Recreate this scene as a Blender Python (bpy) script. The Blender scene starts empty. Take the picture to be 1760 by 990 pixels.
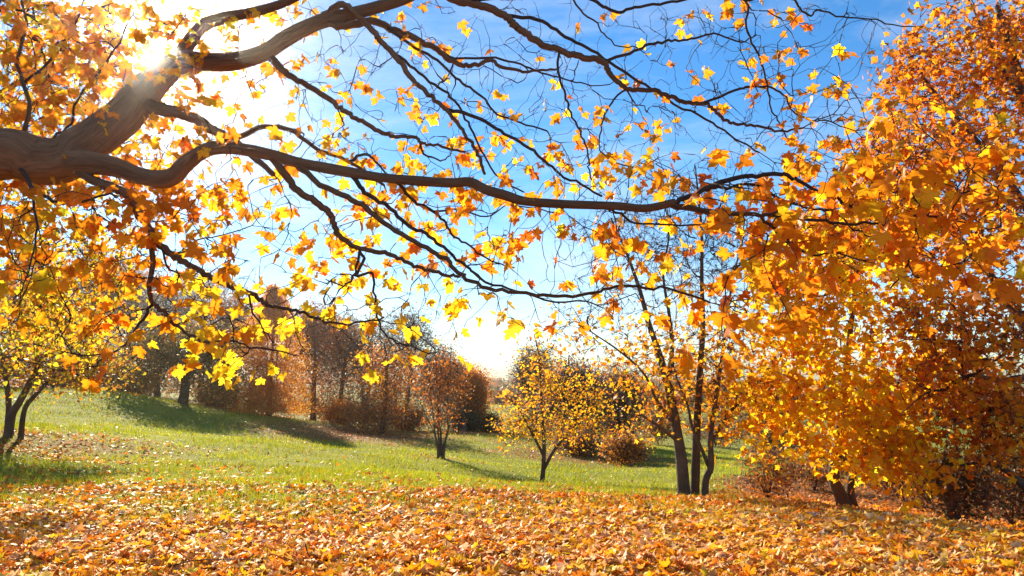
import bpy, math, random
import numpy as np
from mathutils import Vector

# ------------------------------------------------------------------ camera, sky, sun, exposure
scene = bpy.context.scene
COL = scene.collection
rng = np.random.default_rng(11)
random.seed(5)
R = math.radians

CAMZ = 1.6
FPX = 1257.0                      # focal length in photograph pixels (1760 wide)
PITCH = math.atan(150.0 / FPX)    # horizon lies 150 px below the picture's centre
cam_d = bpy.data.cameras.new('camera')
cam_d.sensor_width = 36.0
cam_d.lens = FPX / 1760.0 * 36.0
cam_d.clip_start = 0.05
cam_d.clip_end = 8000
cam = bpy.data.objects.new('camera', cam_d)
COL.objects.link(cam)
cam.location = (0, 0, CAMZ)
cam.rotation_euler = (R(90) + PITCH, 0, 0)
scene.camera = cam

SUN_AZ = R(-26.4)                 # left of the view direction (+Y)
SUN_EL = R(23.7)
world = bpy.data.worlds.new('World')
scene.world = world
world.use_nodes = True
wn, wl = world.node_tree.nodes, world.node_tree.links
wn.clear()
w_out = wn.new('ShaderNodeOutputWorld')
w_bg = wn.new('ShaderNodeBackground')
w_sky = wn.new('ShaderNodeTexSky')
w_sky.sky_type = 'NISHITA'
w_sky.sun_disc = False
w_sky.sun_elevation = SUN_EL
w_sky.sun_rotation = SUN_AZ
w_sky.altitude = 100
w_sky.air_density = 1.0
w_sky.dust_density = 0.0
w_sky.ozone_density = 4.0
w_bg.inputs['Strength'].default_value = 0.068
# thin high cloud: streaky noise on the sky direction, whitening the blue
w_geo = wn.new('ShaderNodeTexCoord')
w_map = wn.new('ShaderNodeMapping')
w_map.inputs['Scale'].default_value = (1.0, 1.0, 3.2)
w_map.inputs['Rotation'].default_value = (0.3, 0.25, 0.5)
w_noise = wn.new('ShaderNodeTexNoise')
w_noise.inputs['Scale'].default_value = 1.9
w_noise.inputs['Detail'].default_value = 7
w_noise.inputs['Roughness'].default_value = 0.62
w_noise.inputs['Distortion'].default_value = 0.5
w_ramp = wn.new('ShaderNodeValToRGB')
w_ramp.color_ramp.elements[0].position = 0.45
w_ramp.color_ramp.elements[0].color = (0, 0, 0, 1)
w_ramp.color_ramp.elements[1].position = 0.80
w_ramp.color_ramp.elements[1].color = (0.75, 0.75, 0.75, 1)
w_mix = wn.new('ShaderNodeMixRGB')
w_mix.inputs['Color2'].default_value = (5.6, 6.0, 6.4, 1)
wl.new(w_geo.outputs['Generated'], w_map.inputs['Vector'])
wl.new(w_map.outputs['Vector'], w_noise.inputs['Vector'])
wl.new(w_noise.outputs['Fac'], w_ramp.inputs['Fac'])
wl.new(w_ramp.outputs['Color'], w_mix.inputs['Fac'])
w_hsv = wn.new('ShaderNodeHueSaturation')        # the photograph's strong blue
w_hsv.inputs['Saturation'].default_value = 1.22
wl.new(w_sky.outputs['Color'], w_hsv.inputs['Color'])
wl.new(w_hsv.outputs['Color'], w_mix.inputs['Color1'])
wl.new(w_mix.outputs['Color'], w_bg.inputs['Color'])
wl.new(w_bg.outputs['Background'], w_out.inputs['Surface'])

sun_d = bpy.data.lights.new('sun', 'SUN')
sun_d.energy = 5.0
sun_d.angle = R(0.5)
sun_d.color = (1.0, 0.86, 0.63)
sun = bpy.data.objects.new('sun', sun_d)
COL.objects.link(sun)
SUNV = Vector((math.sin(SUN_AZ) * math.cos(SUN_EL), math.cos(SUN_AZ) * math.cos(SUN_EL), math.sin(SUN_EL)))
sun.rotation_euler = SUNV.to_track_quat('Z', 'Y').to_euler()
sun.location = (-20, 30, 30)

vs = scene.view_settings
vs.view_transform = 'Standard'
vs.look = 'None'
vs.exposure = 1.5
vs.gamma = 1.0
vs.use_curve_mapping = False
cy = scene.cycles
cy.use_denoising = True
cy.denoiser = 'OPENIMAGEDENOISE'
cy.denoising_input_passes = 'RGB_ALBEDO_NORMAL'
cy.max_bounces = 8
cy.diffuse_bounces = 6
cy.glossy_bounces = 2
cy.transmission_bounces = 5
cy.transparent_max_bounces = 4
cy.volume_bounces = 0
cy.sample_clamp_indirect = 8.0
cy.use_fast_gi = False

HAZE_DENSITY = 0.0009
HAZE_ANISO = 0.96

# ------------------------------------------------------------------ helpers
CP, SP = math.cos(PITCH), math.sin(PITCH)

def at(px, py, Y):
    """world point seen at photograph pixel (px,py), Y metres ahead of the camera"""
    cx, cyy = (px - 880.0) / FPX, (495.0 - py) / FPX
    fy = CP - cyy * SP
    fz = SP + cyy * CP
    s = Y / fy
    return np.array([cx * s, Y, CAMZ + fz * s])

def proj(P):
    P = np.asarray(P, float)
    d = P - np.array([0, 0, CAMZ])
    zf = d[..., 1] * CP + d[..., 2] * SP
    up = -d[..., 1] * SP + d[..., 2] * CP
    zf = np.maximum(zf, 0.01)
    return 880 + FPX * d[..., 0] / zf, 495 - FPX * up / zf

def snoise(P, s, seed=0):
    """cheap smooth pseudo-noise in about -1..1"""
    P = np.asarray(P, float) * s
    x, y, z = P[..., 0], P[..., 1], P[..., 2]
    a = seed * 1.7
    return (np.sin(1.7 * x + 1.3 * np.sin(1.1 * y + a) + a) + np.sin(1.9 * y + 1.2 * np.sin(1.3 * z + 2 * a) + 1.3 * a)
            + np.sin(1.5 * z + 1.4 * np.sin(0.9 * x + 3 * a) + 0.7 * a)
            + 0.6 * np.sin(3.7 * x - 2.9 * y + 2.1 * np.sin(2.3 * z + a)) + 0.6 * np.sin(3.1 * y + 4.1 * z + a)) / 3.2

def make_mesh(name, V, T, C=None, smooth=False):
    V = np.ascontiguousarray(V, np.float32); T = np.ascontiguousarray(T, np.int32)
    me = bpy.data.meshes.new(name)
    n, m = len(V), len(T)
    me.vertices.add(n); me.vertices.foreach_set('co', V.ravel())
    me.loops.add(m * 3); me.loops.foreach_set('vertex_index', T.ravel())
    me.polygons.add(m); me.polygons.foreach_set('loop_start', np.arange(0, m * 3, 3, dtype=np.int32))
    if smooth:
        me.polygons.foreach_set('use_smooth', np.ones(m, bool))
    if C is not None:
        at_ = me.attributes.new('tint', 'FLOAT_COLOR', 'POINT')
        c4 = np.ones((n, 4), np.float32); c4[:, :3] = C
        at_.data.foreach_set('color', c4.ravel())
    me.update(calc_edges=True)
    return me

def link(name, me, mat, parent=None, kind=None, loc=None):
    o = bpy.data.objects.new(name, me)
    COL.objects.link(o)
    if me is not None and mat is not None and not me.materials:
        me.materials.append(mat)
    if parent is not None:
        o.parent = parent
    if kind:
        o['kind'] = kind
    if loc is not None:
        o.location = loc
    return o

def root(name, label, cat, loc, group=None):
    o = bpy.data.objects.new(name, None)
    o.empty_display_size = 0.3
    COL.objects.link(o)
    o.location = loc
    o['label'] = label; o['category'] = cat
    if group:
        o['group'] = group
    return o

class Buf:
    def __init__(self): self.V = []; self.T = []; self.C = []; self.n = 0
    def add(self, V, T, C=None):
        self.V.append(V); self.T.append(T + self.n); self.n += len(V)
        if C is not None: self.C.append(C)
    def mesh(self, name, off=(0, 0, 0), smooth=False):
        V = np.concatenate(self.V) - np.asarray(off); T = np.concatenate(self.T)
        return make_mesh(name, V, T, np.concatenate(self.C) if self.C else None, smooth)

def catmull(P, per):
    P = np.asarray(P, float)
    Q = np.vstack([2 * P[0] - P[1], P, 2 * P[-1] - P[-2]])
    out = []
    for i in range(len(P) - 1):
        p0, p1, p2, p3 = Q[i:i + 4]
        t = np.linspace(0, 1, per, endpoint=False)[:, None]
        out.append(0.5 * (2 * p1 + (p2 - p0) * t + (2 * p0 - 5 * p1 + 4 * p2 - p3) * t ** 2 + (3 * p1 - p0 - 3 * p2 + p3) * t ** 3))
    out.append(P[-1:])
    return np.vstack(out)

def limb_coords(P, sides):
    L = np.concatenate([[0], np.cumsum(np.linalg.norm(np.diff(P, axis=0), axis=1))])
    th = np.arange(sides) * 2 * np.pi / sides
    C = np.stack([np.repeat(np.cos(th)[None], len(P), 0), np.repeat(np.sin(th)[None], len(P), 0), np.repeat(L[:, None], sides, 1)], -1).reshape(-1, 3)
    return np.vstack([C, [[0, 0, L[-1]], [0, 0, 0]]])

def tube(P, r, sides, rough=0.0, seed=0, cap=True):
    P = np.asarray(P, float); r = np.asarray(r, float)
    n = len(P)
    t = np.gradient(P, axis=0)
    t /= np.linalg.norm(t, axis=1)[:, None] + 1e-9
    m = np.abs(t.mean(axis=0)); ref = np.zeros(3); ref[int(np.argmin(m))] = 1
    a = np.cross(t, ref); a /= np.linalg.norm(a, axis=1)[:, None] + 1e-9
    b = np.cross(t, a)
    th = np.arange(sides) * 2 * np.pi / sides
    ring = a[:, None, :] * np.cos(th)[None, :, None] + b[:, None, :] * np.sin(th)[None, :, None]
    rr = np.repeat(r[:, None], sides, 1)
    if rough:
        L = np.concatenate([[0], np.cumsum(np.linalg.norm(np.diff(P, axis=0), axis=1))])[:, None]
        lump = snoise(P[:, None, :] + ring * r[:, None, None], 5.0, seed) * 0.6
        ridge = np.sin(th[None, :] * 6 + 1.8 * np.sin(L * 7 + seed) + L * 3) * 0.35
        rr = rr * (1 + rough * (lump + ridge))
    V = (P[:, None, :] + ring * rr[:, :, None]).reshape(-1, 3)
    i = np.arange(n - 1)[:, None] * sides; j = np.arange(sides)[None, :]; k = (j + 1) % sides
    q = np.stack([i + j, i + k, i + sides + k, i + sides + j], -1).reshape(-1, 4)
    T = np.vstack([q[:, [0, 1, 2]], q[:, [0, 2, 3]]])
    if cap:
        V = np.vstack([V, P[-1:] + t[-1:] * r[-1], P[:1]])
        e = (n - 1) * sides; c1 = n * sides; c0 = c1 + 1
        jj = np.arange(sides); kk = (jj + 1) % sides
        T = np.vstack([T, np.stack([e + jj, e + kk, np.full(sides, c1)], -1), np.stack([kk, jj, np.full(sides, c0)], -1)])
    return V, T

# ------------------------------------------------------------------ materials
def new_mat(name):
    m = bpy.data.materials.new(name); m.use_nodes = True
    m.node_tree.nodes.clear()
    return m, m.node_tree.nodes, m.node_tree.links

def leaf_material(name, trans=0.5, rough=0.45, spec=0.35, tsat=(1.0, 1.0, 1.0)):
    m, n, l = new_mat(name)
    out = n.new('ShaderNodeOutputMaterial')
    att = n.new('ShaderNodeAttribute'); att.attribute_name = 'tint'
    tc = n.new('ShaderNodeTexCoord')
    no = n.new('ShaderNodeTexNoise'); no.inputs['Scale'].default_value = 30; no.inputs['Detail'].default_value = 3
    mr = n.new('ShaderNodeMapRange'); mr.inputs[1].default_value = 0.3; mr.inputs[2].default_value = 0.7
    mr.inputs[3].default_value = 0.78; mr.inputs[4].default_value = 1.12
    mul = n.new('ShaderNodeMixRGB'); mul.blend_type = 'MULTIPLY'; mul.inputs['Fac'].default_value = 1
    l.new(tc.outputs['Object'], no.inputs['Vector']); l.new(no.outputs['Fac'], mr.inputs[0])
    l.new(att.outputs['Color'], mul.inputs['Color1']); l.new(mr.outputs[0], mul.inputs['Color2'])
    pb = n.new('ShaderNodeBsdfPrincipled')
    pb.inputs['Roughness'].default_value = rough
    pb.inputs['Specular IOR Level'].default_value = spec
    l.new(mul.outputs['Color'], pb.inputs['Base Color'])
    tr = n.new('ShaderNodeBsdfTranslucent')
    ts = n.new('ShaderNodeMixRGB'); ts.blend_type = 'MULTIPLY'; ts.inputs['Fac'].default_value = 1
    ts.inputs['Color2'].default_value = (*tsat, 1)
    l.new(mul.outputs['Color'], ts.inputs['Color1']); l.new(ts.outputs['Color'], tr.inputs['Color'])
    mx = n.new('ShaderNodeMixShader'); mx.inputs['Fac'].default_value = trans
    l.new(pb.outputs[0], mx.inputs[1]); l.new(tr.outputs[0], mx.inputs[2])
    l.new(mx.outputs[0], out.inputs['Surface'])
    return m

def bark_material(name, c0, c1, scale=9, bump=0.6, along=False):
    m, n, l = new_mat(name)
    out = n.new('ShaderNodeOutputMaterial')
    pb = n.new('ShaderNodeBsdfPrincipled'); pb.inputs['Roughness'].default_value = 0.9
    pb.inputs['Specular IOR Level'].default_value = 0.2
    tc = n.new('ShaderNodeTexCoord')
    no = n.new('ShaderNodeTexNoise'); no.inputs['Scale'].default_value = scale * 5
    no.inputs['Detail'].default_value = 6; no.inputs['Roughness'].default_value = 0.7
    vo = n.new('ShaderNodeTexVoronoi'); vo.inputs['Scale'].default_value = scale * 4
    vo.feature = 'DISTANCE_TO_EDGE'
    big = n.new('ShaderNodeTexNoise'); big.inputs['Scale'].default_value = scale * 0.4
    rp = n.new('ShaderNodeValToRGB')
    rp.color_ramp.elements[0].position = 0.3; rp.color_ramp.elements[0].color = (*c0, 1)
    rp.color_ramp.elements[1].position = 0.72; rp.color_ramp.elements[1].color = (*c1, 1)
    ad = n.new('ShaderNodeMath'); ad.operation = 'MULTIPLY_ADD'; ad.inputs[1].default_value = 0.5
    md = n.new('ShaderNodeMath'); md.operation = 'MULTIPLY'; md.inputs[1].default_value = 0.5
    src = tc.outputs['Object']
    if along:                                            # limb coordinates: round the limb, along the limb
        at_ = n.new('ShaderNodeAttribute'); at_.attribute_name = 'tint'
        mp = n.new('ShaderNodeMapping'); mp.inputs['Scale'].default_value = (.16, .16, .13)
        l.new(at_.outputs['Vector'], mp.inputs['Vector']); src = mp.outputs['Vector']
    for q in (no, vo, big): l.new(src, q.inputs['Vector'])
    l.new(big.outputs['Fac'], md.inputs[0]); l.new(no.outputs['Fac'], ad.inputs[0]); l.new(md.outputs[0], ad.inputs[2])
    l.new(ad.outputs[0], rp.inputs['Fac']); l.new(rp.outputs['Color'], pb.inputs['Base Color'])
    hs = n.new('ShaderNodeMath'); hs.operation = 'ADD'
    l.new(vo.outputs['Distance'], hs.inputs[0]); l.new(no.outputs['Fac'], hs.inputs[1])
    bp = n.new('ShaderNodeBump'); bp.inputs['Strength'].default_value = bump; bp.inputs['Distance'].default_value = 0.02
    l.new(hs.outputs[0], bp.inputs['Height']); l.new(bp.outputs['Normal'], pb.inputs['Normal'])
    l.new(pb.outputs[0], out.inputs['Surface'])
    return m

M_LEAF = leaf_material('maple_leaf_skin', 0.68, 0.5, 0.25, (1.0, 1.0, 0.8))
M_LITTER = leaf_material('fallen_leaf_skin', 0.38, 0.55, 0.25)
M_FOL = leaf_material('far_leaf_skin', 0.5, 0.5, 0.3)
M_GRASS = leaf_material('grass_blade_skin', 0.5, 0.5, 0.3, (1.0, 1.0, 0.6))
M_BARK = bark_material('maple_bark', (0.075, 0.036, 0.02), (0.45, 0.22, 0.11), 9, 1.0, True)
M_TWIG = bark_material('dark_twig_bark', (0.03, 0.019, 0.016), (0.09, 0.055, 0.043), 12, 0.3)
M_BARKD = bark_material('dark_bark', (0.04, 0.028, 0.022), (0.17, 0.115, 0.085), 8)  # plain dark brown bark, mottled by noise, for the other trunks
M_BARK2 = bark_material('reddish_twig', (.10, .045, .025), (.24, .11, .05), 8, .2)
M_GREYTW = bark_material('grey_brown_twig', (0.06, 0.045, 0.04), (0.17, 0.125, 0.11), 6, 0.2)

# ------------------------------------------------------------------ terrain
ctrl = []
for x in (-14, -9, -4, 0, 3):
    for y in (-8, -2, 3, 7):
        ctrl.append((x, y, 0.0 if x < 3 else -0.03))
ctrl += [(8, -6, -0.25), (7, 1, -0.12), (5.0, 7.0, -0.02), (12, 3, -0.8), (-22, 2, 0.2), (-22, 14, 0.4), (-11, 11, 0.05)]
for px, py, Y in [(0, 750, 17), (0, 700, 28), (160, 668, 36), (60, 672, 36), (-150, 665, 36), (240, 681, 37), (315, 695, 38), (420, 713, 40), (530, 724, 42),
                  (655, 746, 40), (760, 788, 26), (560, 790, 20), (400, 802, 16), (250, 790, 17), (100, 800, 14.5),
                  (300, 742, 27), (180, 715, 29), (450, 762, 24), (620, 775, 26), (930, 834, 20), (950, 802, 28), (1075, 797, 30),
                  (1250, 802, 27), (1250, 842, 18), (1230, 782, 40), (850, 752, 38), (800, 743, 48), (700, 742, 50), (600, 728, 55),
                  (880, 846, 11.7), (1100, 857, 11.2), (1200, 864, 11), (1300, 868, 10.6), (1400, 876, 10), (1500, 890, 9.1), (1620, 908, 8.2),
                  (1455, 880, 13), (1320, 862, 14.5), (1637, 908, 11.0), (1450, 858, 18), (1600, 880, 16), (1760, 935, 9.5),
                  (500, 850, 10.3), (200, 850, 10.2), (700, 832, 12.4), (1400, 800, 35), (1700, 820, 28),
                  (860, 702, 110), (500, 690, 110), (1200, 710, 110), (100, 670, 110)]:
    ctrl.append(tuple(at(px, py, Y)))
ctrl += [(-50, 60, 0.4), (-30, 60, 0.2), (0, 65, -2.6), (30, 60, -5.0), (60, 60, -6), (-60, 20, 1.0), (40, 20, -4.0), (70, 0, -5), (-60, -10, 0.5),
         (-30, -10, 0.2), (25, -10, -2.0), (60, 110, -6), (-60, 110, -2.5)]
ctrl = np.array(ctrl)
def _tps(d2): return 0.5 * d2 * np.log(d2 + 1e-9)
_n = len(ctrl)
_K = _tps(((ctrl[:, None, :2] - ctrl[None, :, :2]) ** 2).sum(-1)) + np.eye(_n) * 0.08
_P = np.hstack([np.ones((_n, 1)), ctrl[:, :2]])
_A = np.block([[_K, _P], [_P.T, np.zeros((3, 3))]])
_W = np.linalg.solve(_A, np.concatenate([ctrl[:, 2], np.zeros(3)]))

def height(x, y, bumps=True):
    x = np.atleast_1d(np.asarray(x, float)); y = np.atleast_1d(np.asarray(y, float))
    xc, yc = np.clip(x, -70, 70), np.clip(y, -15, 118)
    z = np.empty(len(x))
    for s in range(0, len(x), 20000):
        q = slice(s, s + 20000)
        d2 = (xc[q, None] - ctrl[None, :, 0]) ** 2 + (yc[q, None] - ctrl[None, :, 1]) ** 2
        z[q] = _tps(d2) @ _W[:_n] + _W[_n] + _W[_n + 1] * xc[q] + _W[_n + 2] * yc[q]
    d = np.maximum(0, np.maximum(np.abs(x) - 60, np.maximum(y - 105, -y - 10)))
    t = np.clip(d / 120, 0, 1); t = t * t * (3 - 2 * t)
    dist = np.hypot(x, y)
    zf = -5.0 - np.clip(dist - 150, 0, 1e9) * 0.0022
    zf = np.minimum(zf, -4.0) + snoise(np.stack([x, y, 0 * x], -1), 0.012, 4) * 0.8
    z = z * (1 - t) + zf * t
    if bumps:
        P = np.stack([x, y, 0 * x], -1)
        z = z + (snoise(P, 0.9, 1) * 0.03 + snoise(P, 2.7, 2) * 0.014) * np.clip((60 - d) / 60, 0, 1)
    return z

def ground_pt(px, Y):
    x = (px - 880.0) / FPX * Y * 1.0
    for _ in range(3):                                   # pitched camera: refine x for this column
        z = height(x, Y)[0]
        zf = Y * CP + (z - CAMZ) * SP
        x = (px - 880.0) / FPX * zf
    return np.array([x, Y, height(x, Y)[0]])

# how much of the ground leaf litter covers (1 = closed carpet)
def litter(x, y):
    x = np.asarray(x, float); y = np.asarray(y, float)
    P = np.stack([x, y, 0 * x], -1)
    w = snoise(P, 0.55, 3) * 1.0 + snoise(P, 1.6, 5) * 0.7
    lim = 9.7 + 0.28 * np.clip(x, -3, 30) - 0.08 * np.clip(-x - 3, 0, 20)
    a = 1.0 / (1 + np.exp((y + w * 1.0 - lim) / 0.95))
    a = np.maximum(a, 0.16 * np.exp(-np.clip(y - lim, 0, 99) / 5.0))
    # right bank under the maples
    a = np.maximum(a, np.clip((x - 2.9 - 0.06 * (y - 11) + 0.4 * w) / 1.0, 0, 1) * (y > 8) * (y < 24) * (x < 30) * np.clip((x - 0.27 * y + .5) / 1.2, 0, 1))
    # patches under single trees and at the wood's edge
    for cx, cyy, rx, ry, s in ((-11.3, 17.5, 3.2, 2.4, 0.6), (-7.4, 37.0, 4.6, 7.0, 1.0), (-4.5, 46, 9, 6.0, .95), (-2.5, 26, 1.1, .9, .7),
                              (0.8, 20, 1.2, 1.0, .5), (3.2, 32, 4.5, 2.6, .8), (-17, 47, 14, 6, .8), (-.6, 36, 3.5, 1.2, .55), (5.6, 28.5, 3, .8, .6)):
        a = np.maximum(a, s * np.clip(1.5 - np.hypot((x - cx) / rx, (y - cyy) / ry) + 0.3 * w, 0, 1))
    return np.clip(a, 0, 1)

gx = np.sinh(np.linspace(-1, 1, 231) * 5.6) ; gx = gx / gx.max() * 1500
gy = np.sinh(np.linspace(-0.62, 1, 261) * 5.6); gy = gy / gy.max() * 1500
gx = np.sign(gx) * np.maximum(np.abs(gx), np.abs(np.linspace(-1, 1, 231)) * 26); gy = np.where(gy > 0, np.maximum(gy, np.linspace(-0.62, 1, 261) * 62), gy)
XX, YY = np.meshgrid(gx, gy)
xs, ys = XX.ravel(), YY.ravel()
zs = height(xs, ys)
nx, ny = len(gx), len(gy)
ii = (np.arange(ny - 1)[:, None] * nx + np.arange(nx - 1)[None, :]).ravel()
GT = np.vstack([np.stack([ii, ii + 1, ii + nx + 1], -1), np.stack([ii, ii + nx + 1, ii + nx], -1)])
lit = litter(xs, ys)
gc = np.stack([lit, lit, lit], -1)
M_GROUND, n, l = new_mat('meadow_soil')
out = n.new('ShaderNodeOutputMaterial'); pb = n.new('ShaderNodeBsdfPrincipled'); pb.inputs['Roughness'].default_value = 0.95
pb.inputs['Specular IOR Level'].default_value = 0.1
att = n.new('ShaderNodeAttribute'); att.attribute_name = 'tint'
tc = n.new('ShaderNodeTexCoord')
n1 = n.new('ShaderNodeTexNoise'); n1.inputs['Scale'].default_value = 0.5; n1.inputs['Detail'].default_value = 8; n1.inputs['Roughness'].default_value = 0.65
n2 = n.new('ShaderNodeTexNoise'); n2.inputs['Scale'].default_value = 14; n2.inputs['Detail'].default_value = 5
r1 = n.new('ShaderNodeValToRGB')
r1.color_ramp.elements[0].position = .35; r1.color_ramp.elements[0].color = (.11, .14, .012, 1)
r1.color_ramp.elements[1].position = .7; r1.color_ramp.elements[1].color = (.26, .25, .030, 1)
r2 = n.new('ShaderNodeValToRGB')
r2.color_ramp.elements[0].position = .35; r2.color_ramp.elements[0].color = (.06, .028, .012, 1)
r2.color_ramp.elements[1].position = .68; r2.color_ramp.elements[1].color = (.34, .14, .03, 1)
mx = n.new('ShaderNodeMixRGB')
bp = n.new('ShaderNodeBump'); bp.inputs['Strength'].default_value = 0.8; bp.inputs['Distance'].default_value = 0.05
for q in (n1, n2): l.new(tc.outputs['Object'], q.inputs['Vector'])
l.new(n1.outputs['Fac'], r1.inputs['Fac']); l.new(n2.outputs['Fac'], r2.inputs['Fac'])
l.new(att.outputs['Fac'], mx.inputs['Fac']); l.new(r1.outputs['Color'], mx.inputs['Color1']); l.new(r2.outputs['Color'], mx.inputs['Color2'])
l.new(mx.outputs['Color'], pb.inputs['Base Color']); l.new(n2.outputs['Fac'], bp.inputs['Height']); l.new(bp.outputs['Normal'], pb.inputs['Normal'])
l.new(pb.outputs[0], out.inputs['Surface'])
ground = link('ground', make_mesh('ground', np.stack([xs, ys, zs], -1), GT, gc, True), M_GROUND, kind='structure')

# ------------------------------------------------------------------ leaf shapes (petiole at origin, tip along +y, unit length)
_half = [(.04, .02), (.20, -.10), (.42, -.07), (.33, .12), (.50, .15), (.50, .27), (.66, .42), (.44, .50), (.40, .47), (.23, .46), (.29, .66), (.14, .77)]
_halfl = [(.40, -.08), (.34, .14), (.65, .42), (.25, .50)]
def leaf_shape(half, seed, curl=1.0):
    rs = np.random.default_rng(seed)
    pts = [(0, .03)] + half + [(0, 1.0)] + [(-a, b) for a, b in half[::-1]]
    p = np.array(pts) * (1 + rs.normal(0, .05, (len(pts), 2)))
    p = np.vstack([[(0, .30)], p])
    x, y = p[:, 0], p[:, 1]
    k = rs.uniform(-.35, .45); c = rs.uniform(-.45, .25); w = rs.uniform(-.35, .35)
    z = curl * (k * np.abs(x) + c * (y - .3) ** 2 + w * x * (y - .3) + rs.normal(0, .03, len(p)))
    V = np.stack([x, y, z], -1)
    m = len(pts)
    T = np.array([(0, 1 + i, 1 + (i + 1) % m) for i in range(m)])[:, [0, 1, 2]]
    shade = np.ones(len(V)); shade[0] = 1.15; shade[1] = 1.1
    return V, T, shade
MAPLE = [leaf_shape(_half, 40 + i) for i in range(8)]
MAPLE_LO = [leaf_shape(_halfl, 80 + i) for i in range(8)]
LITTER_HI = [leaf_shape(_half, 120 + i, 1.7) for i in range(8)]
LITTER_LO = [leaf_shape(_halfl, 160 + i, 1.8) for i in range(8)]
def oval(seed):
    rs = np.random.default_rng(seed)
    V = np.array([(0, 0, 0), (.34, .42, .08), (0, 1, -.12), (-.34, .42, .08)]) * (1 + rs.normal(0, .1, (4, 3)))
    return V, np.array([(0, 1, 2), (0, 2, 3)]), np.array([1.05, 1, .95, 1])
OVAL = [oval(i) for i in range(5)]
def heart(seed):
    rs = np.random.default_rng(seed)
    p = [(0, .06), (.22, -.04), (.45, .15), (.38, .48), (0, 1), (-.38, .48), (-.45, .15), (-.22, -.04)]
    p = np.vstack([[(0, .35)], p]) * (1 + rs.normal(0, .04, (9, 2)))
    z = rs.uniform(-.3, .3) * np.abs(p[:, 0]) + rs.uniform(-.3, .1) * p[:, 1] ** 2
    return np.column_stack([p, z]), np.array([(0, 1 + i, 1 + (i + 1) % 8) for i in range(8)]), np.ones(9)
HEART = [heart(i) for i in range(5)]

def palette(n, pal, jit=0.12):
    cols = np.array([c for c, w in pal], float); w = np.array([w for c, w in pal], float); w /= w.sum()
    k = rng.choice(len(cols), n, p=w); k2 = rng.choice(len(cols), n, p=w)
    t = rng.uniform(0, .45, n)[:, None]
    c = cols[k] * (1 - t) + cols[k2] * t
    return np.clip(c * np.exp(rng.normal(0, jit, (n, 1))) * (1 + rng.normal(0, .05, (n, 3))), .003, .9)

def frames(tip, nrm):
    y = tip / (np.linalg.norm(tip, axis=1)[:, None] + 1e-9)
    z = nrm - y * (nrm * y).sum(1)[:, None]
    z /= np.linalg.norm(z, axis=1)[:, None] + 1e-9
    x = np.cross(y, z)
    return np.stack([x, y, z], -1)            # columns

def hanging(n, droop=0.75):
    a = rng.uniform(0, 2 * np.pi, n)
    tip = np.stack([np.cos(a), np.sin(a), -droop * rng.uniform(.2, 2.0, n)], -1) + rng.normal(0, .25, (n, 3))
    nr = rng.normal(0, 1, (n, 3)) + np.array([0, 0, .15])
    return frames(tip, nr)

def leaves_into(buf, shapes, pos, F, size, cols):
    k = rng.integers(0, len(shapes), len(pos))
    for i, (V, T, sh) in enumerate(shapes):
        q = np.where(k == i)[0]
        if not len(q): continue
        W = np.einsum('nij,vj->nvi', F[q], V) * size[q, None, None] + pos[q, None, :]
        TT = (T[None] + (np.arange(len(q)) * len(V))[:, None, None]).reshape(-1, 3)
        C = (cols[q, None, :] * sh[None, :, None]).reshape(-1, 3)
        buf.add(W.reshape(-1, 3), TT, np.clip(C, 0, .95))

def leaf_variants(name, shapes, pal, n, mat):
    out = []
    for i in range(n):
        V, T, sh = shapes[i % len(shapes)]
        c = palette(1, pal)[0]
        me = make_mesh(name, V, T, np.clip(c[None] * sh[:, None], 0, .95)); me.materials.append(mat)
        out.append(me)
    return out

def single_leaves(name, variants, pos, F, size, parent, off):
    from mathutils import Matrix
    for p, f, s in zip(pos, F, size):
        o = bpy.data.objects.new(name, variants[rng.integers(len(variants))])
        COL.objects.link(o); o.parent = parent
        m = Matrix(np.asarray(f * s).tolist()).to_4x4(); m.translation = Vector(p - off)
        o.matrix_local = m

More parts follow.
